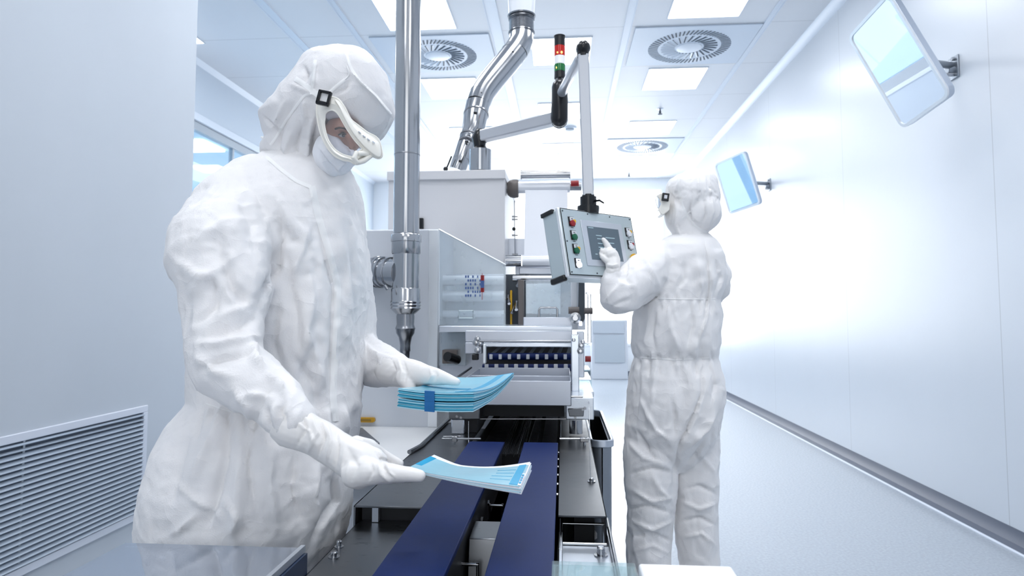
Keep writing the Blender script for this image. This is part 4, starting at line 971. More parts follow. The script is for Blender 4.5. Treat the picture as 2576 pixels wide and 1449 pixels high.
# ------------------------------------------------------------------ near worker
rnd = random.Random(11)
def strokes(cx0, cx1, y0, n_, ln, wd, amp, slant=0, both=False):
    out = []
    for k in range(n_):
        x = cx0+(cx1-cx0)*(k+.5)/n_+rnd.uniform(-5, 5); l_ = ln*rnd.uniform(.5, 1.3); s_ = slant+((x-(cx0+cx1)/2)/(cx1-cx0))*.35
        a_ = amp*rnd.uniform(.5, 1.2)*(1 if k % 2 else -1)
        out.append(([(x, y0), (x+s_*l_*.5+rnd.uniform(-4, 4), y0+l_*.5), (x+s_*l_, y0+l_)], wd*rnd.uniform(.7, 1.3), a_))
        if both: out.append(([(x, y0), (x-s_*l_*.4, y0-l_*.6)], wd*rnd.uniform(.7, 1.2), -a_*.8))
    return out

p1 = thing('person', 'person in a white hooded coverall and goggles bending over the conveyor, holding blue pouches', 'person', W(640, 1449, 1.3)*0+Vector((W(640, 1449, 1.3).x, 1.3, 0)))
b = MB()
ringloft(b, [(395, 690, 850, 1.32, .06), (430, 640, 872, 1.31, .095), (470, 560, 890, 1.31, .12), (510, 525, 897, 1.31, .14), (560, 505, 900, 1.31, .15), (640, 500, 905, 1.31, .155), (720, 500, 911, 1.32, .16),
             (800, 500, 906, 1.32, .16), (900, 505, 901, 1.32, .155), (970, 508, 896, 1.31, .15), (1005, 508, 892, 1.30, .147), (1022, 497, 889, 1.29, .155), (1060, 462, 882, 1.28, .17), (1120, 434, 873, 1.27, .18),
             (1200, 410, 866, 1.26, .185), (1280, 399, 858, 1.26, .185), (1345, 398, 850, 1.27, .18), (1400, 415, 832, 1.28, .17), (1470, 440, 800, 1.28, .15), (1510, 480, 760, 1.28, .12), (1540, 540, 700, 1.28, .06)])
pcaps(b, [(640, 470, 1.28, 75), (590, 520, 1.22, 92), (563, 600, 1.16, 124), (562, 660, 1.13, 129), (572, 730, 1.11, 112), (563, 800, 1.09, 94), (562, 870, 1.07, 91), (572, 918, 1.055, 90)])
pcaps(b, [(572, 918, 1.055, 89), (640, 968, 1.03, 76), (690, 1012, 1.01, 62), (728, 1052, 1.0, 53)])
pcaps(b, [(850, 540, 1.42, 60), (865, 700, 1.45, 68), (880, 860, 1.46, 66), (915, 905, 1.44, 58), (950, 918, 1.42, 50), (985, 928, 1.39, 41), (1005, 934, 1.37, 33)])
h1 = W(560, 1400, 1.26); h2 = W(690, 1400, 1.36)
b.capsule([h1, Vector((h1.x+.01, 1.24, .5)), Vector((h1.x+.02, 1.24, .12))], [.125, .095, .075]); b.capsule([h2, Vector((h2.x-.01, 1.38, .5)), Vector((h2.x-.02, 1.38, .12))], [.12, .09, .075])
me = remeshed('coverall', b, .0052, 3)
crumple(me, .0030, 5.0, .0008, 17, 1); facets(me, .0085, 7, (1, 1, .38), 3, .03); facets(me, .0045, 17, (1, 1, .55), 5, .03); facets(me, .0018, 40, (1, 1, 1), 7); folds(me, .0024, 22, (1, 1, .9), 29, 7)
cr = [([(552, 575), (560, 640), (585, 720), (640, 790)], 26, -.010), ([(700, 520), (712, 600), (700, 680), (662, 760), (655, 800)], 14, -.012), ([(712, 560), (735, 600), (755, 610)], 14, -.008),
      ([(600, 640), (520, 700), (470, 760)], 22, .007), ([(440, 650), (500, 690), (560, 700)], 20, .006), ([(490, 600), (560, 560), (640, 540)], 24, .006),
      ([(655, 800), (600, 830), (520, 850), (478, 850)], 18, -.011), ([(660, 845), (610, 862), (550, 870), (500, 862)], 15, .010), ([(500, 930), (560, 900), (630, 880), (668, 900)], 16, -.010), ([(490, 890), (540, 930), (600, 950)], 15, .008),
      ([(640, 860), (645, 900), (670, 930)], 12, .012), ([(540, 800), (590, 780), (640, 760)], 14, .007), ([(480, 820), (520, 790), (560, 740)], 16, -.007), ([(560, 700), (575, 745), (600, 770)], 10, .007), ([(530, 690), (545, 740), (540, 790)], 10, -.006),
      ([(672, 935), (700, 960), (725, 1000)], 12, .009), ([(690, 960), (660, 1010), (640, 1060)], 14, -.008), ([(600, 1000), (640, 990), (690, 1000)], 14, .006), ([(580, 960), (610, 1000), (650, 1050)], 16, .006), ([(700, 1010), (690, 1040), (700, 1090)], 10, .006), ([(725, 1000), (700, 1050), (690, 1100)], 8, -.005),
      ([(800, 540), (820, 640), (845, 720), (838, 900), (835, 1010)], 12, -.009), ([(720, 620), (730, 700), (750, 800), (760, 900)], 24, -.009), ([(770, 640), (790, 740), (770, 860), (740, 960)], 24, .008), ([(700, 760), (690, 860), (720, 960)], 22, -.008),
      ([(850, 560), (875, 680), (885, 800), (870, 900)], 16, .007), ([(880, 560), (895, 700), (890, 850)], 12, -.006), ([(780, 560), (760, 640), (735, 690)], 16, .006), ([(690, 480), (720, 540), (770, 590)], 20, .006), ([(760, 800), (800, 900), (820, 980)], 18, .008), ([(740, 890), (790, 960), (800, 1040)], 14, -.007),
      ([(600, 500), (640, 560), (650, 640)], 30, -.009), ([(505, 560), (470, 620), (450, 660)], 16, -.005),
      ([(560, 1040), (530, 1120), (480, 1220)], 26, .012), ([(575, 1050), (570, 1150), (545, 1260), (520, 1340)], 16, -.013), ([(605, 1055), (612, 1140), (600, 1260), (590, 1380)], 22, .010), ([(640, 1060), (620, 1160), (650, 1300)], 14, -.010), ([(690, 1110), (680, 1200), (700, 1320)], 24, .009),
      ([(745, 1130), (740, 1220), (760, 1320)], 18, -.009), ([(800, 1160), (790, 1240), (800, 1320)], 16, .009), ([(830, 1190), (850, 1260), (815, 1310), (780, 1380)], 12, -.010), ([(480, 1090), (450, 1180), (430, 1280)], 20, -.007), ([(440, 1210), (500, 1260), (560, 1300)], 12, .006), ([(500, 1290), (460, 1330), (430, 1350)], 10, .006),
      ([(560, 1250), (600, 1300), (580, 1350)], 12, .007), ([(860, 1080), (835, 1150), (850, 1240)], 14, .007),
      ([(915, 860), (940, 890), (985, 900)], 9, .006), ([(920, 950), (950, 930), (1000, 915)], 9, -.005), ([(935, 875), (960, 905), (965, 950)], 8, .005), ([(975, 895), (985, 925), (975, 960)], 7, -.004)]
cr += strokes(505, 720, 1022, 13, 95, 9, .006, 0)+strokes(720, 880, 1030, 8, 70, 8, .005, 0)
creases(me, cr)
cov = finish(me, 'coverall', M['suit'], p1); bv1 = bvh_of(me)
ribbon(bv1, [(785, 468), (800, 540), (830, 640), (850, 720), (848, 800), (842, 900), (838, 1000), (845, 1060)], 17, M['trimw'], p1, 'zip_placket')
ribbon(bv1, [(668, 392), (705, 425), (745, 455), (782, 470)], 9, M['trimw'], p1, 'collar_tape')
ribbon(bv1, [(518, 1016), (600, 1042), (690, 1060)], 4, M['trimw'], p1, 'waist_seam')

# hood
b = MB()
ringloft(b, [(127, 858, 886, 1.29, .014), (133, 820, 915, 1.288, .042), (146, 776, 937, 1.287, .064), (165, 765, 952, 1.286, .080), (190, 750, 966, 1.286, .092), (220, 730, 977, 1.287, .099), (250, 706, 984, 1.288, .102), (275, 677, 987, 1.29, .102),
             (292, 658, 986, 1.292, .100), (312, 664, 977, 1.294, .096), (332, 668, 964, 1.296, .092), (346, 672, 948, 1.298, .088), (356, 672, 900, 1.30, .082), (368, 668, 850, 1.305, .080), (388, 668, 842, 1.31, .078), (410, 692, 842, 1.31, .074), (432, 722, 845, 1.30, .062), (448, 758, 838, 1.295, .045), (458, 785, 822, 1.29, .02)], 2.15, 48)
pcaps(b, [(664, 300, 1.335, 12), (690, 275, 1.33, 26), (720, 255, 1.32, 30)]); pcaps(b, [(775, 160, 1.29, 12), (800, 150, 1.29, 14), (850, 142, 1.29, 14)]); pcaps(b, [(700, 385, 1.32, 36), (745, 418, 1.30, 40), (790, 445, 1.27, 24), (825, 435, 1.275, 24)])
me = remeshed('hood', b, .0034, 3)
co_, no_ = get(me); X_, Y_ = proj(co_); fw_ = facing(co_, no_); fe = np.exp(-(((X_-866)/46)**4+((Y_-338)/52)**4))/(1+np.exp(-((Y_-266)-(X_-853)*.98)/3.0))
vd_ = co_-np.array([0, 0, CAMZ]); vd_ /= np.linalg.norm(vd_, axis=1)[:, None]; put(me, co_+vd_*(fe*fw_*.055)[:, None])
crumple(me, .0018, 9, .0006, 26, 4); facets(me, .0034, 13, (1, 1, .6), 23); facets(me, .0018, 30, (1, 1, .8), 25); folds(me, .0014, 20, (1, 1, .5), 6, 5)
creases(me, [([(740, 250), (715, 310), (690, 380)], 14, -.007), ([(765, 300), (745, 370), (755, 440)], 8, -.008), ([(790, 300), (775, 360), (772, 430)], 9, .007), ([(800, 290), (790, 350), (790, 450)], 6, -.008), ([(812, 340), (806, 390), (812, 445)], 6, .006), ([(735, 330), (720, 380), (735, 425)], 8, .006),
             ([(705, 330), (700, 370), (715, 405)], 8, -.006), ([(760, 245), (770, 290), (760, 330)], 8, .005), ([(870, 130), (878, 180), (925, 225), (985, 290)], 7, .005), ([(795, 150), (790, 200), (785, 240)], 7, .004), ([(660, 290), (690, 315), (700, 350)], 6, -.006), ([(720, 250), (700, 300), (680, 330)], 8, .006),
             ([(730, 210), (765, 225), (800, 245)], 6, .004), ([(765, 165), (775, 190), (762, 215)], 7, -.006), ([(885, 200), (870, 225), (840, 240)], 7, -.004)])
hood = finish(me, 'hood', M['hood'], p1); bh = bvh_of(me)
ribbon(bh, [(868, 128), (882, 170), (905, 205), (945, 240), (984, 288)], 7, M['trimw'], hood)
ribbon(bh, [(793, 150), (788, 195), (783, 232)], 9, M['trimw'], hood)
ribbon(bh, [(984, 296), (972, 325), (953, 350)], 5, M['trimw'], hood)
ribbon(bh, [(742, 197), (770, 215), (800, 240)], 13, M['trimw'], p1, 'goggle_strap')
ribbon(bh, [(800, 232), (765, 240), (735, 280), (715, 310), (695, 345), (680, 365)], 7, M['trimw'], p1, 'mask_tie')
ribbon(bh, [(822, 240), (845, 218), (868, 200)], 9, M['trimw'], p1, 'goggle_strap')
ribbon(bh, [(865, 202), (880, 188), (872, 165)], 4, M['trimw'], hood)
ribbon(bh, [(806, 335), (797, 360), (793, 400), (800, 435)], 4, M['trimw'], hood)
m = MB().capsule([W(680, 352, 1.33), W(668, 350, 1.33), W(658, 345, 1.33)], [.004, .006, .002]).capsule([W(675, 352, 1.33), W(664, 357, 1.33), W(661, 362, 1.33)], [.004, .004, .002])
obj('tie_knot', m, M['trimw'], p1)
# head, cap, mask
b = MB(); pell(b, 862, 342, 1.245, 46, 50, .045, -12); pcaps(b, [(872, 340, 1.203, 6), (884, 359, 1.196, 8), (890, 369, 1.196, 9)], 14); pell(b, 885, 371, 1.204, 8, 6, .008)
pcaps(b, [(846, 326, 1.203, 6), (862, 324, 1.200, 7), (878, 332, 1.203, 5)], 12)
me = remeshed('head', b, .0016, 3); hd = finish(me, 'head', M['skin'], p1); bhd = bvh_of(me)
e = W(862, 340, 1.2035); obj('eye', MB().ell(e, .0075, .004, .0040), M['eye'], hd); obj('iris', MB().ell(W(864, 340.5, 1.2005), .0034, .0016, .0034), M['dark_eye'], hd)
obj('eyelid', MB().capsule([W(852, 339, 1.2005), W(862, 334.5, 1.1985), W(874, 340, 1.2)], [.0014, .0018, .0014]), M['brow'], hd)
ribbon(bhd, [(842, 325), (858, 319), (876, 327)], 5, M['brow'], hd, 'eyebrow', .0008)
b = MB(); pell(b, 846, 287, 1.245, 42, 27, .063, 16)
me = remeshed('headcap', b, .0025, 2); finish(me, 'headcap', M['mask'], p1)
b = MB(); pell(b, 842, 388, 1.25, 52, 58, .055, 14); pell(b, 872, 392, 1.245, 28, 20, .048, 20); pcaps(b, [(832, 340, 1.213, 9), (850, 362, 1.206, 11), (874, 384, 1.205, 10)])
me = remeshed('face_mask', b, .0026, 3); crumple(me, .002, 14, .001, 30, 2)
creases(me, [([(800, 375), (825, 410), (860, 440)], 8, -.006), ([(805, 400), (830, 430), (850, 445)], 7, .005), ([(870, 400), (850, 425), (860, 445)], 7, .004), ([(815, 365), (840, 395), (880, 410)], 7, .005)])
msk = finish(me, 'face_mask', M['mask'], p1); bm = bvh_of(me)
# goggles
outer = [(797, 270), (803, 252), (820, 243), (838, 245), (853, 252), (868, 273), (882, 300), (904, 318), (925, 334), (951, 350), (961, 388), (953, 398), (940, 394), (925, 391), (915, 400), (896, 412), (880, 405), (860, 401), (838, 388), (820, 364), (807, 335), (799, 300)]
inner = [(817, 299), (818, 288), (823, 281), (831, 277), (840, 278), (849, 285), (857, 297), (866, 313), (877, 331), (890, 350), (902, 364), (911, 374), (906, 379), (899, 384), (896, 392), (888, 395), (872, 392), (857, 386), (840, 373), (826, 352), (819, 330), (816, 312)]
def gd(x, y): return 1.170+max(0, 832-x)*.0004+max(0, x-860)*.00028
def dense(L, k=4):
    L = [Vector(p) for p in L]; n_ = len(L); o = []
    for i in range(n_):
        p0, p1_, p2, p3 = L[i-1], L[i], L[(i+1) % n_], L[(i+2) % n_]
        for j in range(k):
            t_ = j/k; o.append(.5*((2*p1_)+(p2-p0)*t_+(2*p0-5*p1_+4*p2-p3)*t_*t_+(3*p1_-p0-3*p2+p3)*t_**3))
    return o
O = dense(outer); I = dense(inner); n_ = len(O)
mid = [o.lerp(i, .5) for o, i in zip(O, I)]
vs = []
for L_, off in ((O, .010), (O, .0), (mid, -.006), (I, -.003), (I, .010)): vs += [W(p.x, p.y, gd(p.x, p.y)+off) for p in L_]
fs = []
for r in range(5):
    for i in range(n_): j = (i+1) % n_; a_ = r*n_; c_ = ((r+1) % 5)*n_; fs.append((a_+i, a_+j, c_+j, c_+i))
gg = thing  # noqa
gob = obj('goggles', MB().add(vs, fs), M['goggle'], p1)
obj('goggle_rim', MB().tube([W(p.x, p.y, gd(p.x, p.y)-.003) for p in I+[I[0]]], .0016, 8).tube([W(p.x, p.y, gd(p.x, p.y)+.001) for p in O+[O[0]]], .0022, 8), M['goggle'], gob)
ridge = [(836, 250), (852, 258), (866, 281), (880, 308), (900, 330), (922, 348), (948, 362)]
top = [(840, 246), (856, 252), (869, 272), (884, 297), (905, 316), (928, 333), (954, 349)]
lip = [(851, 259), (856, 275), (865, 297), (877, 319), (892, 343), (914, 369), (944, 397)]
slots_px = [(905, 333), (916, 343), (927, 351), (940, 358)]
V3 = []
for a_, q_, c_ in zip(top, ridge, lip): V3 += [W(a_[0], a_[1], gd(*a_)+.002), W(q_[0], q_[1], gd(*q_)-.011), W(c_[0], c_[1], gd(*c_)-.012), W(c_[0], c_[1], gd(*c_)-.005), W(q_[0], q_[1]+3, gd(*q_)-.006)]
V3 += [W(955, 351, gd(955, 351)+.002), W(962, 385, gd(960, 380)-.006), W(960, 399, gd(960, 400)-.008), W(960, 399, gd(960, 400)-.004), W(962, 385, gd(960, 380)-.003)]
fs = []
for k in range(len(V3)//5-1):
    for j in range(5): fs.append((k*5+j, k*5+(j+1) % 5, (k+1)*5+(j+1) % 5, (k+1)*5+j))
fs += [(0, 1, 2, 3, 4), tuple(range(len(V3)-5, len(V3)))]
vz = obj('goggle_visor', MB().add(V3, fs), M['goggle'], gob)
for sx_, sy_ in slots_px: obj('vent_slot', MB().obox(W(sx_, sy_, gd(sx_, sy_)-.011), Matrix.Rotation(.7, 3, 'Y'), .005, .004, .0016), M['mirframe'], vz)
sb = vz.modifiers.new('sub', 'SUBSURF'); sb.levels = 1; sb.render_levels = 2
obj('lens', MB().hexa([W(p.x, p.y, gd(p.x, p.y)+.004) for p in I], [W(p.x, p.y, gd(p.x, p.y)+.0025) for p in I]), M['lens'], gob)
obj('nose_vent', MB().capsule([W(896, 384, 1.165), W(890, 398, 1.160), W(900, 408, 1.166)], [.004, .005, .003]).capsule([W(905, 386, 1.17), W(930, 388, 1.19)], [.005, .004]).capsule([W(898, 410, 1.172), W(915, 404, 1.18), W(934, 392, 1.19)], [.0045, .0055, .004]), M['goggle'], gob)
bc_ = W(815, 246, 1.158); Rb = Matrix.Rotation(math.radians(14), 3, 'Y'); m = MB()
ext = pxm(17, 1.158); 
for sx_, sz_, wx_, wz_ in ((-1, 0, .005, .026), (1, 0, .005, .026), (0, 1, .024, .005), (0, -1, .024, .0075)): m.obox(bc_+Rb@Vector((sx_*ext*.85, 0, sz_*ext*.92)), Rb, wx_, .008, wz_)
obj('buckle', m, M['black'], gob, .0015); obj('buckle_strap', MB().obox(bc_+Vector((0, .004, 0)), Rb, .020, .003, .020), M['trimw'], gob)

# gloves
b = MB()
pcaps(b, [(731, 1070, 1.0, 54), (765, 1085, 1.0, 50), (800, 1101, .998, 47), (840, 1128, .993, 45), (872, 1148, .988, 48), (905, 1166, .985, 54), (930, 1168, .99, 46)])
pell(b, 905, 1198, .97, 34, 30, .022, 15)
pcaps(b, [(895, 1190, .965, 38), (930, 1186, .957, 34), (965, 1188, .953, 25), (1000, 1191, .95, 21), (1030, 1194, .948, 18.5), (1055, 1197, .948, 14.5)])
pcaps(b, [(895, 1128, 1.01, 31), (930, 1130, 1.03, 25), (958, 1145, 1.045, 18), (985, 1157, 1.05, 13), (1006, 1166, 1.05, 10)])
pcaps(b, [(920, 1170, 1.01, 28), (965, 1182, 1.03, 17), (1005, 1195, 1.045, 13), (1035, 1198, 1.05, 11)])
pcaps(b, [(912, 1185, .99, 28), (955, 1198, 1.00, 15), (990, 1204, 1.02, 11), (1015, 1205, 1.03, 9)])
pcaps(b, [(900, 1198, .985, 24), (940, 1208, .985, 13), (970, 1210, 1.0, 9), (985, 1209, 1.01, 7)])
me = remeshed('glove', b, .0021, 4)
crumple(me, .0012, 22, .0005, 50, 8)
creases(me, [([(760, 1035), (772, 1080), (745, 1125)], 7, -.004), ([(785, 1045), (800, 1090), (775, 1140)], 8, .004), ([(805, 1050), (818, 1100), (800, 1150)], 6, -.0045), ([(822, 1065), (835, 1110), (822, 1160)], 8, .004), ([(848, 1080), (852, 1125), (845, 1175)], 6, -.004), ([(868, 1095), (866, 1140), (858, 1190)], 5, .002),
             ([(960, 1145), (966, 1175), (990, 1205)], 5, -.0035), ([(952, 1160), (958, 1190), (985, 1215)], 5, .003), ([(975, 1160), (975, 1185), (995, 1200)], 4, .0025), ([(930, 1150), (940, 1185), (925, 1215)], 6, -.002), ([(945, 1130), (960, 1150), (985, 1165)], 5, -.003), ([(870, 1120), (900, 1170), (880, 1215)], 14, -.002), ([(745, 1060), (780, 1085), (800, 1130)], 6, .003), ([(880, 1090), (925, 1108), (955, 1135)], 6, .0015)])
g1 = finish(me, 'glove', M['glove'], p1); bg = bvh_of(me)
b = MB()
pcaps(b, [(985, 930, 1.385, 43), (1010, 936, 1.36, 38), (1040, 940, 1.33, 34), (1070, 944, 1.31, 26), (1100, 948, 1.29, 20), (1128, 954, 1.28, 14), (1149, 961, 1.275, 9)])
pcaps(b, [(1030, 950, 1.36, 26), (1060, 985, 1.37, 14), (1085, 1003, 1.37, 11), (1110, 1005, 1.37, 9)])
pcaps(b, [(1030, 950, 1.34, 26), (1050, 985, 1.335, 14), (1075, 1006, 1.33, 11), (1095, 1008, 1.33, 9)])
pcaps(b, [(1020, 950, 1.32, 24), (1035, 985, 1.30, 13), (1055, 1008, 1.295, 10), (1070, 1010, 1.295, 8)])
me = remeshed('glove', b, .0024, 4); crumple(me, .0014, 18, .0006, 45, 12)
creases(me, [([(985, 900), (995, 930), (985, 965)], 6, -.0022), ([(1000, 900), (1012, 935), (1005, 972)], 6, .002), ([(1015, 905), (1024, 935), (1018, 970)], 5, -.0015), ([(1095, 930), (1100, 945), (1090, 962)], 5, -.002), ([(1082, 925), (1088, 945), (1075, 965)], 5, .002)])
g2 = finish(me, 'glove', M['glove'], p1)
for hh_, yy in ((h1, 1.24), (h2, 1.38)):
    obj('boot', MB().capsule([(hh_.x, yy, .055), (hh_.x+.16, yy-.03, .045)], [.054, .044]).cyl((hh_.x+.01, yy, .05), (hh_.x+.01, yy, .16), .06), M['boot'], p1)

# pouch bundles
def bundle(name, label, NL, NR, FR, FL, th0, th1, sheets, drop, curve, top_m, edge_m, taper=0):
    t = thing(name, label, 'pouch bundle', (NL+NR+FR+FL)/4, 'bundles of sterile pouches')
    def P(u_, v_, o=0.0):
        a_ = NL.lerp(NR, u_); c_ = FL.lerp(FR, u_); p = a_.lerp(c_, v_); thk = (th0*(1-v_)+th1*v_)*(1 if not taper else taper+(1-taper)*u_)
        return p+Vector((0, 0, -drop+curve(u_, v_)-o*thk))
    for k in range(sheets):
        j = rnd.uniform(-.012, .012); j2 = rnd.uniform(-.008, .008); o0 = k/sheets; o1 = (k+.86)/sheets
        mb = MB(); nu, nv = 14, 14
        fn = lambda u_, v_, oo: P(u_*(1-abs(j))+max(0, j)+j2*.4, v_*(1-abs(j2)*1.2)+(j if k else 0)*.5, oo)
        T = [[fn(i/nu, q/nv, o0) for i in range(nu+1)] for q in range(nv+1)]; B_ = [[fn(i/nu, q/nv, o1) for i in range(nu+1)] for q in range(nv+1)]
        vs = [p for r in T for p in r]+[p for r in B_ for p in r]; n2 = (nu+1)*(nv+1); N1 = nu+1; fs = []
        for q in range(nv):
            for i in range(nu): a_ = q*N1+i; fs += [(a_, a_+1, a_+N1+1, a_+N1), (a_+n2+N1, a_+n2+N1+1, a_+n2+1, a_+n2)]
        ed_ = [q*N1 for q in range(nv+1)]+[nv*N1+i for i in range(1, N1)]+[q*N1+nu for q in range(nv-1, -1, -1)]+[i for i in range(nu-1, 0, -1)]
        for a_, c_ in zip(ed_, ed_[1:]+ed_[:1]): fs.append((a_, c_, c_+n2, a_+n2))
        obj('pouch', mb.add(vs, fs), top_m if k == 0 else edge_m[k % len(edge_m)], t)
    return t, P
NL, NR, FR, FL = W(1001, 976, 1.20), W(1192, 986, 1.165), W(1293, 937, 1.43), W(1150, 949, 1.47)
cv = lambda u_, v_: -.010*math.sin(PI*v_)*(.5+.5*u_)-.0035*math.sin(PI*u_)
t1, P1 = bundle('pouch_bundle', 'upper of the two blue pouch bundles held in the far hand', NL, NR, FR, FL, .0165, .0035, 9, 0, cv, M['bluefilm'], (M['bluepage'], M['page_lt'], M['page_dk'], M['bluepage']))
t2, P2 = bundle('pouch_bundle', 'lower of the two blue pouch bundles held in the far hand', NL, NR, FR, FL, .0165, .0035, 9, .0185, lambda u_, v_: cv(u_, v_)+.013*v_, M['bluefilm'], (M['bluepage'], M['page_dk'], M['page_lt']))
for t_, P_ in ((t1, P1), (t2, P2)):
    a_ = [P_(.37, -.012, -.06), P_(.50, -.012, -.06), P_(.50, -.012, 1.05), P_(.37, -.012, 1.05)]
    obj('tape', MB().prism(a_, (0, .006, 0)), M['tape'], t_, label='dark blue tape closing the bundle')
def strip(P_, u0, u1, v0, v1, o0, m_, par, name, th=.0006, nn_=14, label=None):
    mb = MB(); fn = lambda a_, c_: P_(u0+(u1-u0)*a_, v0+(v1-v0)*c_, o0)+Vector((0, 0, th)); mb.grid(fn, nn_, nn_, (0, 0, -th)); return obj(name, mb, m_, par, label=label)
strip(P1, .74, 1.0, .02, .98, -.02, M['bluefilm_dk'], t1, 'seal_band')
strip(P1, .0, .70, .35, .40, -.02, M['bluefilm_dk'], t1, 'seal_line')
strip(P1, .86, .98, .1, .96, -.06, M['bluefilm'], t1, 'film_margin')
NL, NR, FR, FL = W(1022, 1180, .975), W(1311, 1226, .93), W(1337, 1161, 1.06), W(1093, 1158, 1.07)
cv2 = lambda u_, v_: .009*max(0, 1-u_*4)*v_-.007*math.sin(PI*u_)*v_-.002*math.sin(PI*u_)
t3, P3 = bundle('pouch_bundle', 'pale blue pouch bundle with white paper edge, held over the belts', NL, NR, FR, FL, .010, .015, 8, 0, cv2, M['paperw'], (M['page_grey'], M['paperw'], M['page_lt']), taper=.25)
strip(P3, .0, .985, .0, .84, -.03, M['bluefilm_pale'], t3, 'film_window')
strip(P3, .895, .965, .04, .84, -.10, M['bluefilm_dk'], t3, 'seal_band')
strip(P3, .0, .06, .3, .85, -.10, M['bluefilm_dk'], t3, 'seal_band')
lb_ = strip(P3, .968, .995, .02, .45, -.14, M['paperw'], t3, 'print_strip')
for k in range(4): strip(P3, .973, .990, .07+k*.09, .12+k*.09, -.24, M['bluefilm_dk'], lb_, 'printed_mark', nn_=2)
for k in range(9): strip(P3, .70+.01*(k % 3), .885, .12+k*.075, .127+k*.075, -.09, M['bluefilm_dk'], t3, 'film_wrinkle', th=.0004, nn_=3) if k % 2 else None

# ------------------------------------------------------------------ far worker
p2 = thing('person', 'person in a white hooded coverall standing with back turned, touching the control panel screen', 'person', (W(1700, 1000, 2.35).x, 2.35, 0))
D = 2.35
b = MB()
ringloft(b, [(592, 1698, 1782, D, .05), (606, 1668, 1796, D, .08), (622, 1640, 1806, D, .105), (645, 1622, 1816, D, .12), (690, 1612, 1820, D, .13), (725, 1606, 1816, D, .13), (752, 1602, 1806, D, .125), (790, 1597, 1812, D, .13),
             (860, 1592, 1810, D, .13), (886, 1594, 1806, D, .12), (899, 1600, 1802, D, .112), (912, 1595, 1805, D, .118), (945, 1587, 1815, D, .135), (1000, 1581, 1818, D, .14), (1040, 1578, 1810, D, .135), (1090, 1576, 1801, D, .125), (1125, 1590, 1790, D, .10), (1155, 1630, 1760, D, .075), (1180, 1670, 1735, D, .04)])
def floorleg(nodes, xf):
    P_ = [W(x, y, d_) for x, y, d_, q in nodes]; R_ = [pxm(q, d_) for x, y, d_, q in nodes]
    l_ = P_[-1]; P_ += [Vector((l_.x+xf, l_.y, .35)), Vector((l_.x+xf, l_.y, .10))]; R_ += [.068, .066]; b.capsule(P_, R_, 20)
floorleg([(1641, 1070, D, 62), (1640, 1140, D-.01, 64), (1635, 1225, D-.02, 60), (1636, 1300, D-.02, 54), (1632, 1400, D-.02, 50)], 0)
floorleg([(1750, 1070, D+.02, 52), (1753, 1140, D+.02, 50), (1750, 1225, D+.02, 50), (1752, 1310, D+.02, 48), (1756, 1400, D+.02, 46)], 0)
pcaps(b, [(1785, 645, D, 36), (1802, 690, D+.01, 34), (1806, 728, D+.03, 31), (1792, 752, D+.09, 22), (1740, 748, D+.20, 20), (1700, 720, D+.26, 18)])
pcaps(b, [(1668, 655, D-.05, 44), (1630, 682, D-.09, 52), (1598, 715, D-.12, 52), (1572, 738, D-.14, 46), (1553, 746, D-.15, 41)])
pcaps(b, [(1552, 746, D-.15, 40), (1537, 724, D-.155, 28), (1538, 703, D-.16, 21), (1541, 684, D-.16, 17.5)])
me = remeshed('coverall', b, .0058, 3); crumple(me, .0035, 5.5, .0010, 15, 21); facets(me, .0090, 7.5, (1, 1, .5), 13, .03); facets(me, .0050, 18, (1, 1, .8), 15, .03); folds(me, .0030, 18, (1, 1, .8), 19, 6)
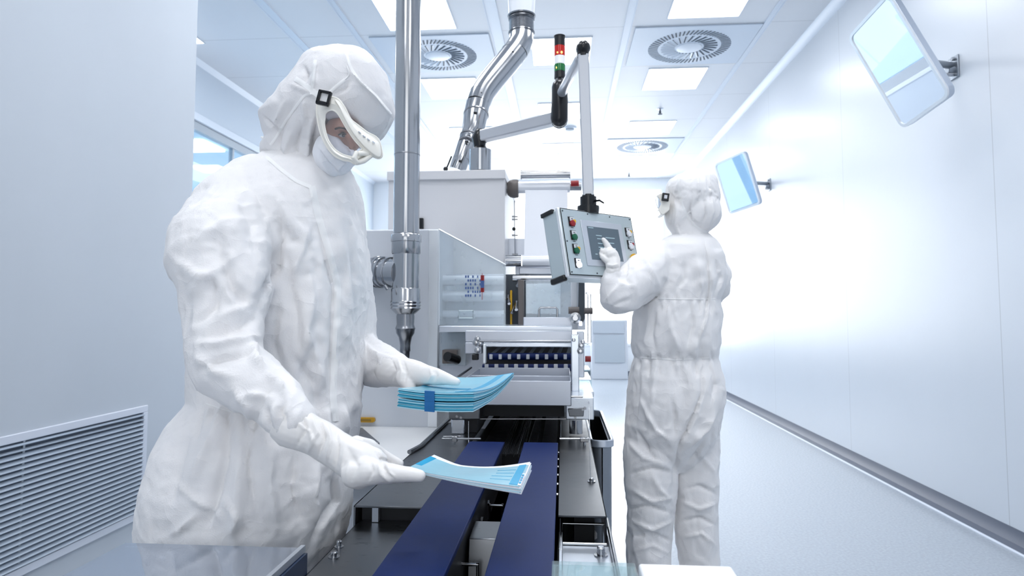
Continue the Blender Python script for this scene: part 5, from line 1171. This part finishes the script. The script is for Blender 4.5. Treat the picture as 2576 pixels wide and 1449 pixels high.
cr = [([(1772, 600), (1783, 660), (1788, 720), (1778, 790), (1758, 850), (1768, 900)], 6, -.010), ([(1768, 905), (1769, 990), (1745, 1050), (1715, 1110), (1700, 1180), (1695, 1240)], 6, -.012), ([(1758, 660), (1765, 720), (1760, 750)], 8, .008), ([(1720, 660), (1725, 700), (1700, 735)], 10, -.008),
      ([(1640, 760), (1600, 775), (1560, 780)], 8, .006), ([(1665, 740), (1640, 750), (1610, 775)], 8, -.010), ([(1580, 650), (1575, 700), (1590, 730)], 7, -.006), ([(1520, 760), (1545, 730), (1560, 715)], 6, .006), ([(1528, 775), (1560, 760), (1590, 750)], 8, -.006), ([(1550, 700), (1565, 715), (1600, 720)], 7, .006), ([(1620, 640), (1640, 680), (1660, 720)], 10, .006),
      ([(1680, 770), (1690, 830), (1710, 880)], 9, .008), ([(1740, 770), (1745, 820), (1730, 880)], 9, -.009), ([(1785, 770), (1770, 820), (1750, 880)], 8, .009), ([(1650, 780), (1640, 840), (1650, 885)], 9, -.006), ([(1800, 650), (1815, 700), (1800, 745)], 8, -.007),
      ([(1610, 1000), (1650, 1080), (1690, 1110)], 9, .009), ([(1600, 1080), (1625, 1120), (1650, 1160)], 9, -.009), ([(1690, 1000), (1700, 1050), (1700, 1100)], 8, -.008), ([(1580, 1110), (1620, 1150), (1680, 1170)], 9, .008), ([(1585, 1190), (1640, 1175), (1700, 1190)], 7, -.008), ([(1640, 1190), (1660, 1230), (1690, 1260)], 9, .009),
      ([(1590, 1230), (1640, 1260), (1690, 1250)], 7, .008), ([(1580, 1280), (1630, 1270), (1690, 1290)], 7, -.009), ([(1590, 1310), (1640, 1330), (1690, 1310)], 7, .009), ([(1585, 1350), (1640, 1340), (1690, 1360)], 7, -.008), ([(1595, 1385), (1640, 1370), (1680, 1390)], 6, .007),
      ([(1805, 1030), (1780, 1080), (1730, 1130)], 9, .010), ([(1780, 1100), (1750, 1150), (1720, 1180)], 8, -.009), ([(1760, 1140), (1785, 1170), (1800, 1190)], 8, .007), ([(1720, 1230), (1760, 1220), (1800, 1240)], 7, -.008), ([(1715, 1260), (1760, 1280), (1800, 1265)], 7, .008), ([(1715, 1310), (1760, 1300), (1800, 1320)], 7, -.008), ([(1720, 1350), (1765, 1340), (1800, 1370)], 6, .007),
      ([(1610, 930), (1605, 1000), (1600, 1060)], 9, -.006), ([(1650, 920), (1645, 970), (1640, 1020)], 9, .006), ([(1790, 920), (1800, 970), (1790, 1020)], 7, -.007)]
cr += strokes(1600, 1800, 908, 14, 38, 4.5, .006, 0, True)+strokes(1655, 1800, 756, 12, 30, 4, .005, 0, True)
creases(me, cr); finish(me, 'coverall', M['suit2'], p2); b2v = bvh_of(me)
ribbon(b2v, [(1772, 600), (1784, 660), (1787, 720), (1780, 780), (1768, 830)], 3, M['trimw'], p2, 'back_seam')
ribbon(b2v, [(1655, 751), (1720, 753), (1800, 752)], 3, M['trimw'], p2, 'back_elastic'); ribbon(b2v, [(1603, 899), (1700, 906), (1800, 900)], 3.5, M['trimw'], p2, 'waist_elastic')
b = MB()
pell(b, 1745, 497, D, 62, 70, .095); pell(b, 1716, 478, D, 38, 38, .08); pell(b, 1770, 465, D, 32, 34, .07); pell(b, 1766, 535, D-.02, 45, 50, .085); pell(b, 1708, 540, D+.01, 32, 50, .08)
pcaps(b, [(1735, 560, D, 48), (1738, 592, D, 42), (1740, 608, D, 44)])
me = remeshed('hood', b, .0042, 3); crumple(me, .002, 9, .001, 22, 31); facets(me, .0048, 13, (1, 1, .6), 33); facets(me, .0024, 30, (1, 1, 1), 35)
creases(me, [([(1740, 500), (1735, 535), (1740, 570)], 5, -.008), ([(1770, 500), (1775, 540), (1765, 570)], 5, -.007), ([(1790, 500), (1795, 530), (1785, 565)], 5, .006), ([(1755, 440), (1760, 470), (1765, 490)], 5, .005), ([(1715, 440), (1700, 480), (1700, 530)], 6, .004), ([(1690, 520), (1685, 560), (1700, 590)], 5, -.005), ([(1705, 530), (1700, 565), (1715, 595)], 5, .005), ([(1680, 480), (1700, 500), (1720, 500)], 5, -.003),
             ([(1780, 440), (1785, 470), (1800, 480)], 4, -.005)]+strokes(1750, 1808, 488, 7, 22, 3, .005, 0, True))
hood2 = finish(me, 'hood', M['suit2'], p2); bh2 = bvh_of(me)
ribbon(bh2, [(1706, 450), (1708, 480), (1716, 515), (1730, 545), (1748, 568)], 6, M['trimw'], p2, 'mask_tie')
ribbon(bh2, [(1745, 565), (1762, 578), (1782, 586)], 6, M['trimw'], hood2)
ribbon(bh2, [(1716, 550), (1728, 540), (1742, 528)], 4, M['trimw'], hood2)
g = [(1651, 492), (1662, 485), (1682, 487), (1687, 505), (1684, 528), (1669, 541), (1662, 538), (1656, 527), (1664, 512), (1658, 498)]
gb = obj('goggles', MB().prism([W(x, y, D-.075) for x, y in g], (0, .09, 0)), M['goggle'], p2, .003)
l = [(1648, 497), (1659, 496), (1666, 512), (1660, 530), (1654, 523), (1649, 508)]
obj('lens', MB().prism([W(x, y, D-.07) for x, y in l], (0, .08, 0)), M['mirror'], gb, .002)
bk = W(1674, 496, D-.085); obj('buckle', MB().obox(bk, Matrix.Rotation(.15, 3, 'Y'), .024, .01, .028), M['black'], gb, .002); obj('buckle_strap', MB().obox(bk+Vector((0, -.006, 0)), Matrix.Rotation(.15, 3, 'Y'), .010, .003, .012), M['white_btn'], gb)
# pointing hand: fingertip meets the screen
o_ = Pf(.5, .5, .006); r_s = ray(1518, 601); tt = (o_-CAMV).dot(nrm)/r_s.dot(nrm); dt = (CAMV+r_s*tt).y
k0 = dt-.008
b = MB()
pcaps(b, [(1541, 690, D-.16, 20), (1542, 672, D-.165, 18), (1541, 656, (D-.16+k0)/2, 20), (1535, 643, k0-.01, 21)], 14)
pcaps(b, [(1538, 636, k0-.005, 11), (1531, 624, k0-.003, 9), (1524, 611, k0-.001, 7.5), (1518, 603, k0, 6)], 12)
for (x0, y0_), (x1, y1_), (x2, y2_), q in (((1530, 636), (1512, 631), (1514, 640), 8.5), ((1530, 645), (1508, 640), (1512, 649), 8.5), ((1531, 653), (1512, 650), (1517, 657), 7.5)):
    pcaps(b, [(x0, y0_, k0-.01, q+1), (x1, y1_, k0-.012, q), (x2, y2_, k0-.005, q-1)], 12)
pcaps(b, [(1540, 655, k0-.02, 10), (1524, 655, k0-.028, 8), (1514, 646, k0-.028, 6)], 12)
me = remeshed('glove', b, .0026, 3); creases(me, [([(1525, 672), (1541, 676), (1558, 672)], 3, -.003), ([(1525, 664), (1541, 668), (1556, 663)], 3, .002)])
finish(me, 'glove', M['glove'], p2)
q = W(1700, 715, D+.28); obj('glove', MB().capsule([q, q+Vector((-.04, .02, .03)), q+Vector((-.07, .04, .05))], [.028, .034, .022]), M['glove'], p2)
for x in (1632, 1756):
    a_ = W(x, 1400, D); obj('boot', MB().capsule([(a_.x, D+.02, .055), (a_.x-.14, D+.08, .045)], [.052, .042]).cyl((a_.x, D, .05), (a_.x, D, .15), .062), M['boot'], p2)
